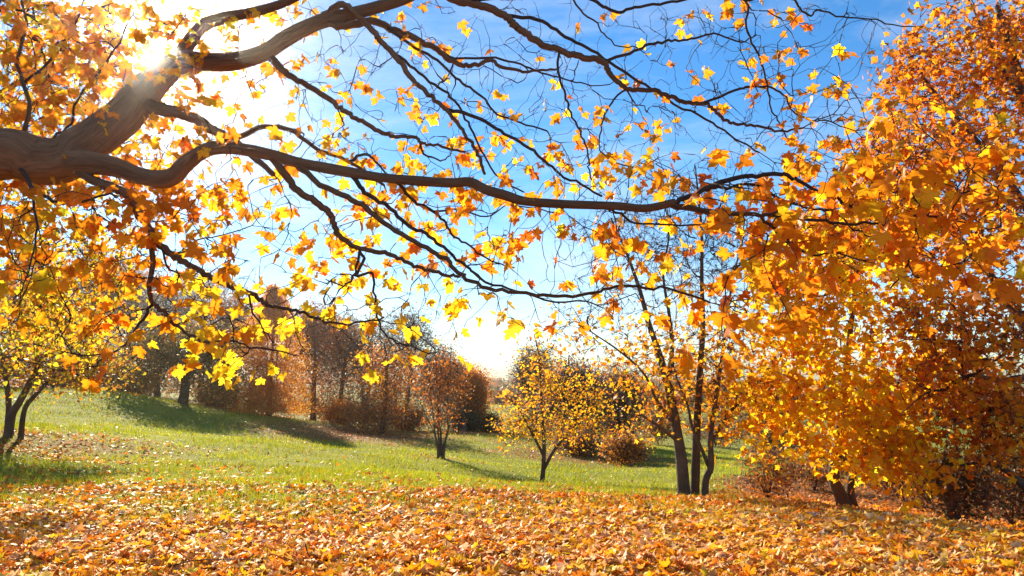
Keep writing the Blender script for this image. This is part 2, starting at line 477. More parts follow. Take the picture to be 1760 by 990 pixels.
# ------------------------------------------------------------------ skeleton growth: every tip joins the nearest wood
class Skel:
    def __init__(self, cap=60000):
        self.pos = np.zeros((cap, 3)); self.dir = np.zeros((cap, 3)); self.par = np.full(cap, -1); self.rmax = np.full(cap, 1e9)
        self.n = 0; self.paths = []
    def add(self, p, d, par, rmax=1e9):
        i = self.n
        self.pos[i] = p; self.dir[i] = d; self.par[i] = par; self.rmax[i] = rmax; self.n += 1
        return i
    def seed_line(self, P, r, start=None):
        ids = []; last = -1 if start is None else start
        d = np.gradient(P, axis=0); d /= np.linalg.norm(d, axis=1)[:, None] + 1e-9
        for p, dd, rr in zip(P, d, r):
            last = self.add(p, dd, last, rr); ids.append(last)
        return ids
    def grow(self, tips, step=0.12, wob=0.12, up=0.0, back=0.8):
        n0 = self.n
        d0 = np.array([np.min(((self.pos[:n0] - t) ** 2).sum(1)) for t in tips])
        ends = np.zeros(len(tips), int)
        for k in np.argsort(d0):
            t = tips[k]
            v = t - self.pos[:self.n]; dist = np.sqrt((v ** 2).sum(1)) + 1e-6
            cosv = (v * self.dir[:self.n]).sum(1) / dist
            cost = dist * (1 + back * (1 - cosv) * .5)
            i = int(np.argmin(cost)); L = dist[i]
            p0 = self.pos[i]
            m = max(2, int(math.ceil(L / step)))
            c = p0 + (self.dir[i] * .45 + (t - p0) / L * .1 + np.array([0, 0, up])) * L + rng.normal(0, wob * .5 * L, 3)
            s = np.linspace(0, 1, m + 1)[1:, None]
            Q = (1 - s) ** 2 * p0 + 2 * s * (1 - s) * c + s ** 2 * t
            if m > 2: Q[:-1] += rng.normal(0, wob * step * .5, (m - 1, 3))
            last = i; ids = [i]; prev = p0
            for q in Q:
                dd = q - prev; dd = dd / (np.linalg.norm(dd) + 1e-9)
                last = self.add(q, dd, last); ids.append(last); prev = q
            self.paths.append(ids); ends[k] = last
        return ends
    def radii(self, r0, power=0.45):
        cnt = np.zeros(self.n); haschild = np.zeros(self.n, bool)
        haschild[self.par[:self.n][self.par[:self.n] >= 0]] = True
        cnt[~haschild] = 1
        for i in range(self.n - 1, -1, -1):
            p = self.par[i]
            if p >= 0: cnt[p] += cnt[i]
        r = r0 * cnt ** power
        return np.minimum(r, self.rmax[:self.n])

def wood_into(buf, sk, r, r0, thick=0.02, sides=(3, 5)):
    for ids in sk.paths:
        P = sk.pos[ids]; rr = r[ids].copy(); rr[0] = min(rr[0], rr[1] * 1.25)
        rr[-1] = r0 * .6
        V, T = tube(P, rr, sides[1] if rr[0] > thick else sides[0], cap=False)
        buf.add(V, T)

def twiglets(buf, pos, dirs, per, length, width):
    n = len(pos) * per
    p = np.repeat(pos, per, 0); d = np.repeat(dirs, per, 0) + rng.normal(0, .55, (n, 3)); d /= np.linalg.norm(d, axis=1)[:, None]
    L = length * rng.uniform(.4, 1.2, n)[:, None]
    s = np.cross(d, rng.normal(0, 1, (n, 3))); s /= np.linalg.norm(s, axis=1)[:, None] + 1e-9
    u = np.cross(d, s)
    V = np.stack([p + s * width, p - s * width * .5 + u * width * .87, p - s * width * .5 - u * width * .87, p + d * L], 1).reshape(-1, 3)
    k = np.arange(n)[:, None] * 4
    T = np.vstack([k + [0, 1, 3], k + [1, 2, 3], k + [2, 0, 3]])
    buf.add(V, T)

def in_ellipsoids(ells, n, bias=2.4, clump=None, seed=0):
    """ells: (px, py, Y, rx_px, ry_px, rY, weight)"""
    w = np.array([e[6] for e in ells], float); w /= w.sum()
    out = []
    while len(out) < n:
        e = ells[rng.choice(len(ells), p=w)]
        c = at(*e[:3]); rad = np.array([e[3] * e[2] / FPX, e[5], e[4] * e[2] / FPX])
        d = rng.normal(0, 1, 3); d /= np.linalg.norm(d)
        p = c + rad * d * rng.uniform() ** (1 / bias)
        if clump and snoise(p, clump, seed) < rng.uniform(-.9, .35): continue
        out.append(p)
    return np.array(out)

YEL = (.90, .56, .022); GOLD = (.88, .40, .014); ORA = (.84, .26, .012); DEEP = (.68, .15, .010); RUST = (.52, .16, .025); BRN = (.28, .12, .045); CREAM = (.74, .52, .30); OLIVE = (.16, .14, .03); YGR = (.55, .47, .03)

# ------------------------------------------------------------------ the near maple: traced boughs
# name: (parent, [(px,py)...], width px list or (w0,w1), start depth, end depth)
BR = [
 ('A', None, [(-330, 300), (-160, 270), (0, 266), (60, 276), (110, 276), (137, 256), (178, 228), (213, 199), (243, 163), (278, 127), (315, 106), (360, 107), (412, 103), (457, 89), (498, 62), (549, 38), (600, 25), (650, 12), (710, -8), (790, -50), (880, -85), (960, -140)],
      [112, 98, 86, 82, 76, 72, 70, 67, 57, 48, 38, 33, 31, 30, 28, 25, 23, 21, 18, 13, 8, 3], 5.2, 7.0),
 ('C', 'A', [(95, 282), (137, 280), (172, 282), (206, 289), (240, 302), (275, 308), (299, 302), (316, 285), (343, 264), (371, 254), (412, 256), (464, 266), (515, 280), (600, 296), (663, 306), (766, 314), (807, 313), (835, 326), (869, 336), (903, 346), (972, 351), (1058, 354), (1109, 358), (1160, 348)],
      [56, 48, 38, 33, 29, 29, 29, 27, 25, 24, 22, 20, 19, 18, 17, 17, 17, 17, 17, 16, 15, 15, 14, 13], None, 4.7),
 ('A2', 'A', [(290, 100), (343, 50), (380, 32), (430, 22), (480, 8), (530, -15), (590, -50), (660, -70), (720, -110)], (27, 3), None, 6.2),
 ('B', 'A', [(250, 190), (280, 188), (309, 194), (343, 209), (371, 227), (402, 244), (425, 262), (470, 300)], (25, 10), None, 5.9),
 ('B2', 'B', [(405, 240), (443, 220), (477, 218), (508, 230), (549, 258), (598, 276), (660, 318)], (11, 5), None, 6.3),
 ('B3', 'B2', [(598, 276), (628, 266), (645, 278), (662, 297)], (6, 3), None, 6.4),
 ('C1', 'C', [(1150, 350), (1205, 363), (1273, 367), (1315, 369), (1359, 352)], (13, 5), None, 4.4),
 ('C2', 'C', [(1155, 349), (1184, 338), (1239, 313), (1287, 303), (1339, 299), (1366, 307), (1400, 326), (1435, 338), (1455, 351), (1503, 361), (1569, 371), (1620, 374), (1700, 395)], (10, 3), None, 4.5),
 ('C3', 'C1', [(1318, 372), (1380, 377), (1428, 383), (1486, 383), (1520, 385), (1545, 390), (1562, 413), (1565, 440), (1551, 468), (1531, 495)], (6, 2.5), None, 4.6),
 ('C4', 'C1', [(1310, 374), (1338, 402), (1363, 423), (1397, 438), (1442, 435), (1490, 450)], (6, 2.5), None, 4.9),
 ('C5', 'C2', [(1205, 330), (1239, 323), (1297, 319), (1342, 347), (1400, 358), (1435, 365), (1462, 389), (1486, 402), (1540, 420)], (6, 2.5), None, 5.2),
 ('C6', 'C', [(1030, 340), (1060, 365), (1090, 383), (1150, 386), (1230, 385)], (5, 3), None, 5.0),
 ('D', 'C', [(462, 272), (494, 306), (515, 330), (545, 349), (570, 368), (575, 392), (587, 409), (618, 428), (656, 433), (690, 447), (725, 462), (766, 473), (800, 472)], (14, 5), None, 5.6),
 ('D2', 'D', [(622, 428), (625, 450), (612, 475), (640, 470), (643, 510), (650, 545), (668, 580), (700, 595), (750, 606)], (6, 2), None, 5.2),
 ('D3', 'D', [(618, 428), (610, 470), (590, 490), (560, 480)], (5, 2), None, 5.6),
 ('E', 'C', [(505, 286), (549, 316), (594, 339), (629, 358), (653, 378), (690, 402), (732, 426), (766, 447), (787, 468), (821, 488), (852, 497), (903, 505), (972, 509), (1024, 502), (1058, 493), (1110, 494), (1160, 498), (1220, 520)], (11, 4), None, 5.0),
 ('F', 'C', [(600, 300), (618, 320), (636, 337), (670, 358), (697, 385), (732, 402), (756, 420), (780, 440), (807, 461), (835, 484), (886, 499), (938, 516), (1010, 518)], (9, 3), None, 5.9),
 ('G', 'C', [(675, 308), (690, 320), (711, 344), (745, 365), (766, 385), (780, 406), (807, 423), (835, 444), (869, 457)], (7, 2.5), None, 6.1),
 ('G2', 'G', [(745, 365), (790, 360), (835, 373), (870, 352)], (4, 2), None, 6.2),
 ('H', 'A', [(110, 290), (148, 302), (182, 318), (213, 330), (230, 347), (240, 371), (258, 395), (271, 416), (295, 437), (330, 457), (364, 478), (395, 492), (426, 500), (450, 516), (474, 528), (515, 535), (543, 547), (600, 557), (660, 545)], (18, 3), None, 4.6),
 ('H2', 'H', [(259, 398), (263, 447), (256, 485), (258, 509), (266, 526), (285, 540), (299, 557), (326, 574), (357, 588), (395, 586), (429, 596), (474, 602), (515, 612)], (10, 2), None, 4.5),
 ('H3', 'H2', [(262, 527), (240, 557), (220, 584), (203, 602), (172, 619), (161, 632)], (6, 2), None, 4.3),
 ('H4', 'H', [(271, 430), (292, 464), (330, 475), (362, 498)], (4, 2), None, 4.9),
 ('H5', 'H', [(426, 500), (432, 530), (450, 560), (470, 590)], (4, 2), None, 4.8),
 ('I', 'A', [(462, 92), (480, 115), (498, 130), (529, 148), (567, 172), (594, 192), (622, 209), (656, 227), (680, 235), (711, 235), (725, 246), (759, 252), (800, 261)], (13, 4), None, 6.8),
 ('I2', 'I', [(721, 247), (728, 263), (756, 275), (773, 268)], (5, 2), None, 6.9),
 ('J', 'A', [(545, 36), (584, 8), (612, 24), (642, 55), (660, 76), (687, 106), (708, 134), (728, 155), (752, 175), (769, 192), (787, 213), (804, 237), (821, 264), (833, 299)], (13, 5), None, 6.4),
 ('J2', 'J', [(766, 190), (807, 196), (845, 216), (876, 234), (910, 254), (931, 275), (955, 292), (989, 312), (1034, 337)], (7, 4), None, 6.3),
 ('J3', 'J', [(665, 80), (697, 106), (725, 130), (752, 151), (780, 172), (800, 203), (814, 230), (831, 268), (859, 306), (900, 330)], (6, 3), None, 6.8),
 ('K', 'A', [(560, 36), (587, 45), (646, 38), (677, 52), (725, 72), (752, 86), (773, 103), (797, 113), (821, 112), (842, 103), (869, 117), (917, 122), (960, 118)], (15, 4), None, 7.2),
 ('K2', 'K', [(745, 88), (783, 100), (852, 101), (893, 110), (931, 124), (972, 137), (1006, 144)], (5, 2.5), None, 7.4),
 ('K3', 'K', [(655, 44), (714, 82), (752, 103), (783, 134), (807, 151), (835, 172), (852, 196), (893, 210), (940, 225)], (6, 3), None, 7.0),
 ('L', 'A', [(700, -10), (740, -18), (783, 0), (828, 10), (866, 26), (883, 41), (903, 58), (931, 76), (965, 88), (1003, 98), (1034, 106), (1044, 120), (1058, 137), (1082, 153), (1123, 156), (1160, 169), (1181, 177), (1212, 179), (1229, 192), (1246, 206), (1263, 213), (1297, 216), (1339, 225), (1380, 220)], (16, 3.5), None, 6.6),
 ('L2', 'L', [(870, 26), (924, 33), (955, 52), (989, 72), (1027, 93), (1068, 120), (1109, 144), (1160, 179), (1212, 203), (1236, 220), (1273, 244), (1305, 262)], (7, 3), None, 6.9),
 ('L3', 'L', [(1036, 104), (1082, 91), (1109, 79), (1137, 72), (1160, 70), (1187, 67), (1215, 58), (1239, 60), (1273, 72), (1300, 60)], (6, 2.5), None, 6.9),
 ('L4', 'L', [(800, 3), (900, -15), (980, -12), (1020, 0), (1041, 14), (1065, 21), (1082, 15), (1123, 7), (1165, 2), (1220, -12), (1280, 0), (1282, 45), (1292, 72), (1308, 103), (1315, 134), (1321, 161), (1328, 192), (1339, 209), (1352, 237)], (7, 2.5), None, 6.4),
 ('L5', 'L', [(958, 86), (960, 124), (969, 155), (976, 179), (989, 209), (1003, 240), (1010, 264), (1012, 288), (1017, 309)], (5, 2.5), None, 6.4),
 ('L6', 'L', [(1078, 152), (1051, 175), (1037, 206), (1030, 240), (1034, 261), (1060, 280)], (4, 2), None, 6.3),
 ('L7', 'L4', [(985, -10), (1003, 24), (1024, 38), (1037, 58), (1065, 79), (1096, 82)], (4, 2), None, 6.8),
 ('M2', 'L4', [(1280, 0), (1330, -12), (1366, 0), (1373, 14), (1394, 27), (1407, 17), (1448, 29), (1497, 33), (1531, 41), (1575, 46)], (5, 2), None, 6.1),
 ('M3', 'L', [(1208, 178), (1263, 156), (1290, 149), (1328, 151), (1352, 168), (1363, 192), (1400, 208), (1421, 209), (1470, 225)], (5, 2), None, 5.8),
 ('P', 'A', [(93, 262), (93, 237), (120, 213), (127, 182), (165, 130), (206, 72), (230, 20)], (5, 3), None, 6.2),
 ('Q', 'A', [(20, 295), (55, 320), (76, 337), (100, 346), (137, 349), (175, 335), (206, 337)], (8, 3), None, 4.9),
 ('Q2', 'Q', [(60, 322), (62, 390), (55, 440), (40, 490)], (5, 2), None, 4.5),
 ('S', 'A', [(40, 240), (50, 180), (30, 110), (45, 40), (30, -30), (45, -90)], (9, 2), None, 6.6),
 ('S2', 'S', [(42, 140), (90, 100), (130, 40), (150, -20), (175, -70)], (5, 1.5), None, 7.0),
]
lines = {}
mbase = np.array([-5.9, 5.2, height(-5.9, 5.2)[0]])
maple = root('maple_tree', 'large golden maple whose thick bough reaches across the leafy meadow under the sun', 'tree', tuple(mbase))
msk = Skel(90000)
# trunk, standing just outside the picture
tp = catmull(np.array([mbase + [0, 0, -.25], mbase + [.02, 0, .5], mbase + [.05, .02, 1.6], mbase + [.0, .05, 2.6], mbase + [-.1, .15, 4.0], mbase + [-.05, .3, 6.0], mbase + [.1, .5, 8.2]]), 10)
tr_ = np.interp(np.linspace(0, 1, len(tp)), [0, .06, .2, .45, .7, 1], [.56, .42, .35, .31, .2, .05])
V, T = tube(tp, tr_, 20, 0.10, 3)
link('trunk', make_mesh('trunk', V - mbase, T, limb_coords(tp, 20), True), M_BARK, maple)
lines['trunk'] = (tp, tr_, None)
msk.seed_line(tp, tr_)
trace_pts = []; trace_Y = []
for name, par, pts, w, Y0, Y1 in BR:
    pts = np.array(pts, float)
    if not isinstance(w, list):
        w = np.linspace(w[0], w[1], len(pts))
    arc = np.concatenate([[0], np.cumsum(np.hypot(*np.diff(pts, axis=0).T))]); u = arc / arc[-1]
    start = None; P0 = None
    if par:
        Pp = lines[par][0]; qx, qy = proj(Pp)
        k = int(np.argmin((qx - pts[0, 0]) ** 2 + (qy - pts[0, 1]) ** 2)); P0 = Pp[k]; Y0 = P0[1]; start = lines[par][2][k]
    Yl = Y0 + (Y1 - Y0) * u + np.sin(u * np.pi * 2 + hash(len(BR) + len(name)) % 7) * .06 * (u > .05)
    P = np.array([at(a, b, y) for (a, b), y in zip(pts, Yl)])
    rad = np.array(w) / 2 * Yl / FPX
    if P0 is not None: P[0] = P0
    else:
        P[0] = mbase + [0.0, .05, 2.6]
        P[1] = (P[0] * .45 + P[2] * .55) + [0, 0, .05]
    per = (12 if rad.max() > .09 else 6) if rad.max() > .03 else 4
    Ps = catmull(P, per); rs_ = np.interp(np.linspace(0, 1, len(Ps)), np.linspace(0, 1, len(P)), rad)
    if rad.max() < .06:                                  # slight natural kinks
        Ps[1:-1] += rng.normal(0, .006, (len(Ps) - 2, 3))
    ids = msk.seed_line(Ps, rs_, start)
    lines[name] = (Ps, rs_, ids)
    sides = 32 if rad.max() > .09 else (12 if rad.max() > .03 else 7)
    rr = rs_ if name != 'C' else rs_ * (1 + .12 * np.exp(-((np.arange(len(Ps)) / per - 5.2) / .5) ** 2))
    V, T = tube(Ps, rr, sides, 0.09 if rad.max() > .03 else .05, len(lines))
    o = link('branch', make_mesh('branch', V - mbase, T, limb_coords(Ps, sides), True), M_BARK if rad.max() > .02 else M_TWIG, maple)
    px, py = proj(Ps); trace_pts.append(np.stack([px, py], -1)); trace_Y.append(Ps[:, 1])
trace_pts = np.vstack(trace_pts); trace_Y = np.concatenate(trace_Y)

# leafiness and twigginess of the crown as seen over the meadow, 80-pixel cells
LD = ["9987543321001112210000", "9986444432111211231000", "9964433333323211145433", "7867633444544433489877", "8658832577743226999999",
      "5434424665434535887665", "2224544433322334310010", "0111321331000011100000"]
TD = ["4444333335554455553000", "4433333455565555543000", "4333334455565566653211", "4333333444444444433322", "3433333344443223333322",
      "3332233333322222222111", "2222333322211111100000", "1122222321000000000000"]
def cell_points(grid, k):
    out = []
    for r_, row in enumerate(grid):
        for c_, ch in enumerate(row):
            n_ = rng.poisson(int(ch) * k)
            if n_: out.append(np.stack([rng.uniform(c_ * 80 - 2, c_ * 80 + 82, n_), rng.uniform(r_ * 80 - 2, r_ * 80 + 82, n_)], -1))
    return np.vstack(out)
def lift(p2):
    out = []
    for a in p2:
        d = ((trace_pts - a) ** 2).sum(1)
        k = np.argpartition(d, 25)[:25]
        k = k[rng.integers(25)]
        spread = .45 + min(1.2, math.sqrt(d[k]) / 160.0)
        Y = np.clip(trace_Y[k] + rng.normal(.75 if 430 < a[0] < 1230 else .1, spread * .6), 3.9, 9.0)
        if a[0] < 330 and a[1] < 320: Y = rng.uniform(5.6, 9.0)
        out.append(at(a[0], a[1], Y))
    return np.array(out)
_c = cell_points(LD, 2.5); _e = cell_points(LD, 2.6); _e = _e[(_e[:, 0] < 350) & (_e[:, 1] < 330)]
tips_leaf = lift(np.vstack([_c, _e]))
tips_bare = lift(cell_points(TD, 3.6))
ends = msk.grow(np.vstack([tips_leaf, tips_bare]), step=.10, wob=.22)
mr = msk.radii(.0027, .36)
tb = Buf()
wood_into(tb, msk, mr, .0027, .008)
e_b = ends[len(tips_leaf):]
twiglets(tb, msk.pos[e_b], msk.dir[e_b], 2, .08, .0022)
# leaves in small bunches at the twig ends, each on its stalk
e_l = ends[:len(tips_leaf)]
cnt = rng.integers(1, 4, len(e_l))
lp = np.repeat(msk.pos[e_l], cnt, 0); n_l = len(lp)
stalk = rng.normal(0, 1, (n_l, 3)) * [1, 1, .5] + [0, 0, -.55]; stalk /= np.linalg.norm(stalk, axis=1)[:, None]
stalk *= rng.uniform(.03, .09, n_l)[:, None]
sd = stalk / np.linalg.norm(stalk, axis=1)[:, None]
s_ = np.cross(sd, [0.3, .2, 1.0]); s_ /= np.linalg.norm(s_, axis=1)[:, None]; u_ = np.cross(sd, s_)
wv = .0012
V = np.stack([lp + s_ * wv, lp - s_ * wv * .5 + u_ * wv, lp - s_ * wv * .5 - u_ * wv, lp + stalk + sd * .01], 1).reshape(-1, 3)
k4 = np.arange(n_l)[:, None] * 4
tb.add(V, np.vstack([k4 + [0, 1, 3], k4 + [1, 2, 3], k4 + [2, 0, 3]]))
link('twig_mass', tb.mesh('twig_mass', mbase, True), M_TWIG, maple, 'stuff')
lpos = lp + stalk
F = hanging(n_l, .9)
size = rng.uniform(.062, .125, n_l)
PAL_M = [(YEL, 2.4), (GOLD, 4), (ORA, 3.8), (DEEP, 1.2), (RUST, .3)]
cols = palette(n_l, PAL_M)
lx, ly = proj(lpos)
edge = (lx > 1180) | (lx < 330)
cols[edge] = palette(int(edge.sum()), [(ORA, 4), (GOLD, 3.4), (DEEP, 1.8), (YEL, 1)])
yel = (ly > 470) & (lx > 300) & (lx < 900)
cols[yel] = palette(int(yel.sum()), [(YEL, 5), ((.85, .58, .03), 3), (GOLD, 1.2)])
# the 300 that show largest become leaves of their own
app = size / lpos[:, 1] * ((lx > 0) & (lx < 1760) & (ly > 0) & (ly < 700))
big = np.argsort(-app)[:300]
rest = np.setdiff1d(np.arange(n_l), big)
lb = Buf(); leaves_into(lb, MAPLE, lpos[rest], F[rest], size[rest], cols[rest])
link('foliage', lb.mesh('foliage', mbase), M_LEAF, maple, 'stuff')
single_leaves('leaf', leaf_variants('maple_leaf', MAPLE, [(GOLD, 3), (ORA, 5), (YEL, .8), (DEEP, 1.4)], 32, M_LEAF), lpos[big], F[big], size[big], maple, mbase)

# ------------------------------------------------------------------ other trees
def tree(name, label, cat, base, stems, ells, n_tips, pal, leaf, per, shapes=OVAL, bark=M_BARKD, twig=None, group=None, spread=.16, r0=.004,
         step=.35, clump=None, tw=2, twl=.35, tww=.006, bare_above=None, bare_frac=.12, up=.08, droop=.5, singles=0, leafmat=None, power=.47, filt=None, seed=0):
    base = np.asarray(base, float)
    rt = root(name, label, cat, tuple(base), group)
    sk = Skel(30000)
    bt = Buf()
    for i, (P, r) in enumerate(stems):
        Ps = catmull(P, 6); rs2 = np.interp(np.linspace(0, 1, len(Ps)), np.linspace(0, 1, len(P)), r)
        V, T = tube(Ps, rs2, 12 if base[1] < 30 else 7, .08, i + seed); bt.add(V, T)
        sk.seed_line(Ps, rs2)
    link('trunk', bt.mesh('trunk', base, True), bark, rt)
    tips = in_ellipsoids(ells, n_tips, clump=clump, seed=seed)
    tips = tips[tips[:, 2] > height(tips[:, 0], tips[:, 1]) + .15]
    e = sk.grow(tips, step=step, wob=.18, up=up)
    r = sk.radii(r0, power)
    b = Buf(); wood_into(b, sk, r, r0)
    if tw: twiglets(b, sk.pos[e], sk.dir[e], tw, twl, tww)
    link('twig_mass', b.mesh('twig_mass', base, True), twig or bark, rt, 'stuff')
    hasleaf = rng.uniform(0, 1, len(e)) > bare_frac
    if bare_above is not None:
        hasleaf &= (sk.pos[e][:, 2] + rng.normal(0, .25, len(e))) < bare_above
    el = e[hasleaf]
    if len(el) and per:
        c = rng.poisson(per, len(el)); p = np.repeat(sk.pos[el], c, 0)
        back = np.repeat(sk.dir[el], c, 0) * -rng.uniform(0, 1.6, len(p))[:, None] * spread
        p = p + rng.normal(0, spread, p.shape) + back
        if filt is not None: p = p[filt(p)]
        p = p[p[:, 2] > height(p[:, 0], p[:, 1], False) + .03]
        n_ = len(p)
        Fr = hanging(n_, droop); sz = leaf * rng.uniform(.7, 1.3, n_)
        base_c = palette(max(1, n_), pal, .15)
        # clumps differ in tone because twigs turn at different times
        base_c *= np.exp(.22 * snoise(p, 1.3 / max(spread * 3, .5), seed + 3))[:, None]
        restm = np.arange(n_)
        if singles:
            qx, qy = proj(p); a_ = sz / p[:, 1] * ((qx > 0) & (qx < 1760) & (qy > 0) & (qy < 980)) / (1 + .0 * qx)
            bigm = np.argsort(-a_)[:singles]; restm = np.setdiff1d(restm, bigm)
            single_leaves('leaf', leaf_variants(name + '_leaf', shapes, pal, 20, leafmat or M_FOL), p[bigm], Fr[bigm], sz[bigm], rt, base)
        fb = Buf(); leaves_into(fb, shapes, p[restm], Fr[restm], sz[restm], np.clip(base_c[restm], .004, .9))
        link('crown', fb.mesh('crown', base), leafmat or M_FOL, rt, 'stuff')
    return rt

def stem_px(base, pts, Y, w):
    """stem traced through photo pixels, its foot on the ground at base"""
    P = [np.asarray(base) + [0, 0, -.12]] + [at(a, b, y) for (a, b), y in zip(pts, np.broadcast_to(Y, len(pts)))]
    r = np.asarray(w, float) / 2 * np.mean(Y) / FPX
    return np.array(P), r

def simple_stems(base, h, r, n=1, spread=.3, lean=(0, 0)):
    out = []
    for i in range(n):
        a = rng.uniform(0, 6.28); s = spread * (0 if n == 1 else 1)
        d = np.array([math.cos(a) * s + lean[0], math.sin(a) * s + lean[1], 1.0])
        hh = h * rng.uniform(.75, 1.0) if n > 1 else h
        pts = [np.asarray(base) + np.array([math.cos(a), math.sin(a), 0]) * (.5 * r if n > 1 else 0) + [0, 0, -.12]]
        for t in (.08, .3, .55, .8, 1.0):
            pts.append(np.asarray(base) + d * hh * t + np.append(rng.normal(0, .035 * hh * t, 2), 0))
        out.append((np.array(pts), np.array([r * 1.35, r, r * .82, r * .6, r * .35, r * .1]) * (1 if n == 1 else rng.uniform(.55, 1))))
    return out

# three-stemmed maple with a bare top
b = ground_pt(1190, 12.6); Y = 12.6
tree('three_stemmed_maple', 'maple with three dark stems from one foot, yellow leaves low and bare twigs on top', 'tree', b,
     [stem_px(b + [-.13, 0, 0], [(1171, 790), (1160, 722), (1147, 657), (1130, 600), (1115, 555), (1100, 500), (1075, 430), (1050, 375)], Y, [24, 19, 16, 14, 11, 9, 7, 4.5, 2.5]),
      stem_px(b + [.06, .12, 0], [(1196, 790), (1198, 722), (1203, 640), (1208, 560), (1206, 480), (1206, 400), (1200, 335), (1195, 285)], Y + .2, [17, 15, 13, 11, 9, 7, 5, 3.5, 2]),
      stem_px(b + [.18, -.05, 0], [(1213, 825), (1222, 800), (1221, 750), (1228, 700), (1240, 620), (1250, 540), (1262, 470), (1280, 400)], Y - .15, [15, 12, 11, 9, 8, 6, 4.5, 3.5, 2.5]),
      stem_px(at(1160, 720, Y), [(1130, 690), (1105, 640), (1060, 600), (1010, 565), (985, 530)], Y - .3, [6, 5, 4, 3, 2, 1]),
      stem_px(at(1221, 745, Y), [(1262, 700), (1300, 660), (1330, 630), (1350, 600)], Y, [7, 6, 4, 3, 1.5]),
      stem_px(at(1163, 745, Y), [(1135, 735), (1105, 715), (1080, 712), (1050, 690)], Y - .5, [6, 5, 4, 3, 1.5]),
      stem_px(at(1222, 800, Y), [(1205, 770), (1190, 735), (1180, 690), (1160, 640), (1155, 590)], Y - .2, [7, 6, 5, 4, 3, 1.5]),
      stem_px(at(1147, 657, Y), [(1155, 600), (1150, 540), (1140, 470), (1150, 400), (1140, 340)], Y + .3, [9, 8, 6, 4, 3, 1.5])],
     [(1150, 640, Y, 130, 110, 1.2, 3), (1250, 640, Y, 90, 130, 1.1, 2.4), (1110, 430, Y, 145, 150, 1.2, 4.5), (1210, 400, Y, 105, 140, 1.1, 3.8), (1290, 480, Y, 60, 110, .9, 1.2), (1010, 560, Y, 80, 80, .8, 1)],
     1200, [(YEL, 2.2), (GOLD, 4), (ORA, 4), (RUST, 1.4), (BRN, .6)], .075, 6.5, MAPLE_LO, M_BARKD, spread=.16, r0=.0042, step=.16, tw=5, twl=.32, tww=.0042,
     bare_above=at(1200, 560, Y)[2], bare_frac=.22, up=.12, leafmat=M_LEAF, seed=1)

# bright maple on the right bank
b = ground_pt(1457, 13.0); Y = 12.4
tree('bright_yellow_maple', 'dense bright yellow and orange maple with a dark leaning trunk on the leafy bank', 'tree', b,
     [stem_px(b, [(1446, 855), (1434, 825), (1437, 780), (1448, 700), (1458, 600), (1470, 500), (1480, 420)], np.linspace(13, 12.6, 7), [30, 22, 19, 17, 14, 10, 7, 4]),
      stem_px(b + [.22, .1, 0], [(1462, 850), (1468, 810), (1500, 740), (1550, 680), (1600, 620)], 13.1, [17, 14, 12, 9, 6, 3])],
     [(1425, 640, 12.2, 115, 150, 1.1, 4), (1390, 500, 12.4, 115, 130, 1.0, 3), (1480, 740, 11.8, 105, 100, .8, 2.6), (1560, 770, 11.5, 75, 80, .7, 1.6), (1320, 700, 12.3, 70, 100, .8, 1.6), (1490, 430, 12.6, 130, 120, 1.0, 2.6), (1580, 620, 12.2, 100, 150, .9, 2.4), (1340, 540, 12.4, 62, 120, .8, 1.6), (1420, 420, 12.6, 90, 90, .8, 1.4)],
     1080, [((.95, .62, .02), 3.6), ((.95, .48, .015), 5), ((.93, .32, .012), 3.6), (DEEP, .3)], .12, 5.8, MAPLE_LO, M_BARKD, M_TWIG, spread=.15, r0=.004, step=.2, tw=1, twl=.2, tww=.004, bare_frac=.03, droop=.9,
     singles=300, leafmat=M_LEAF, seed=2)

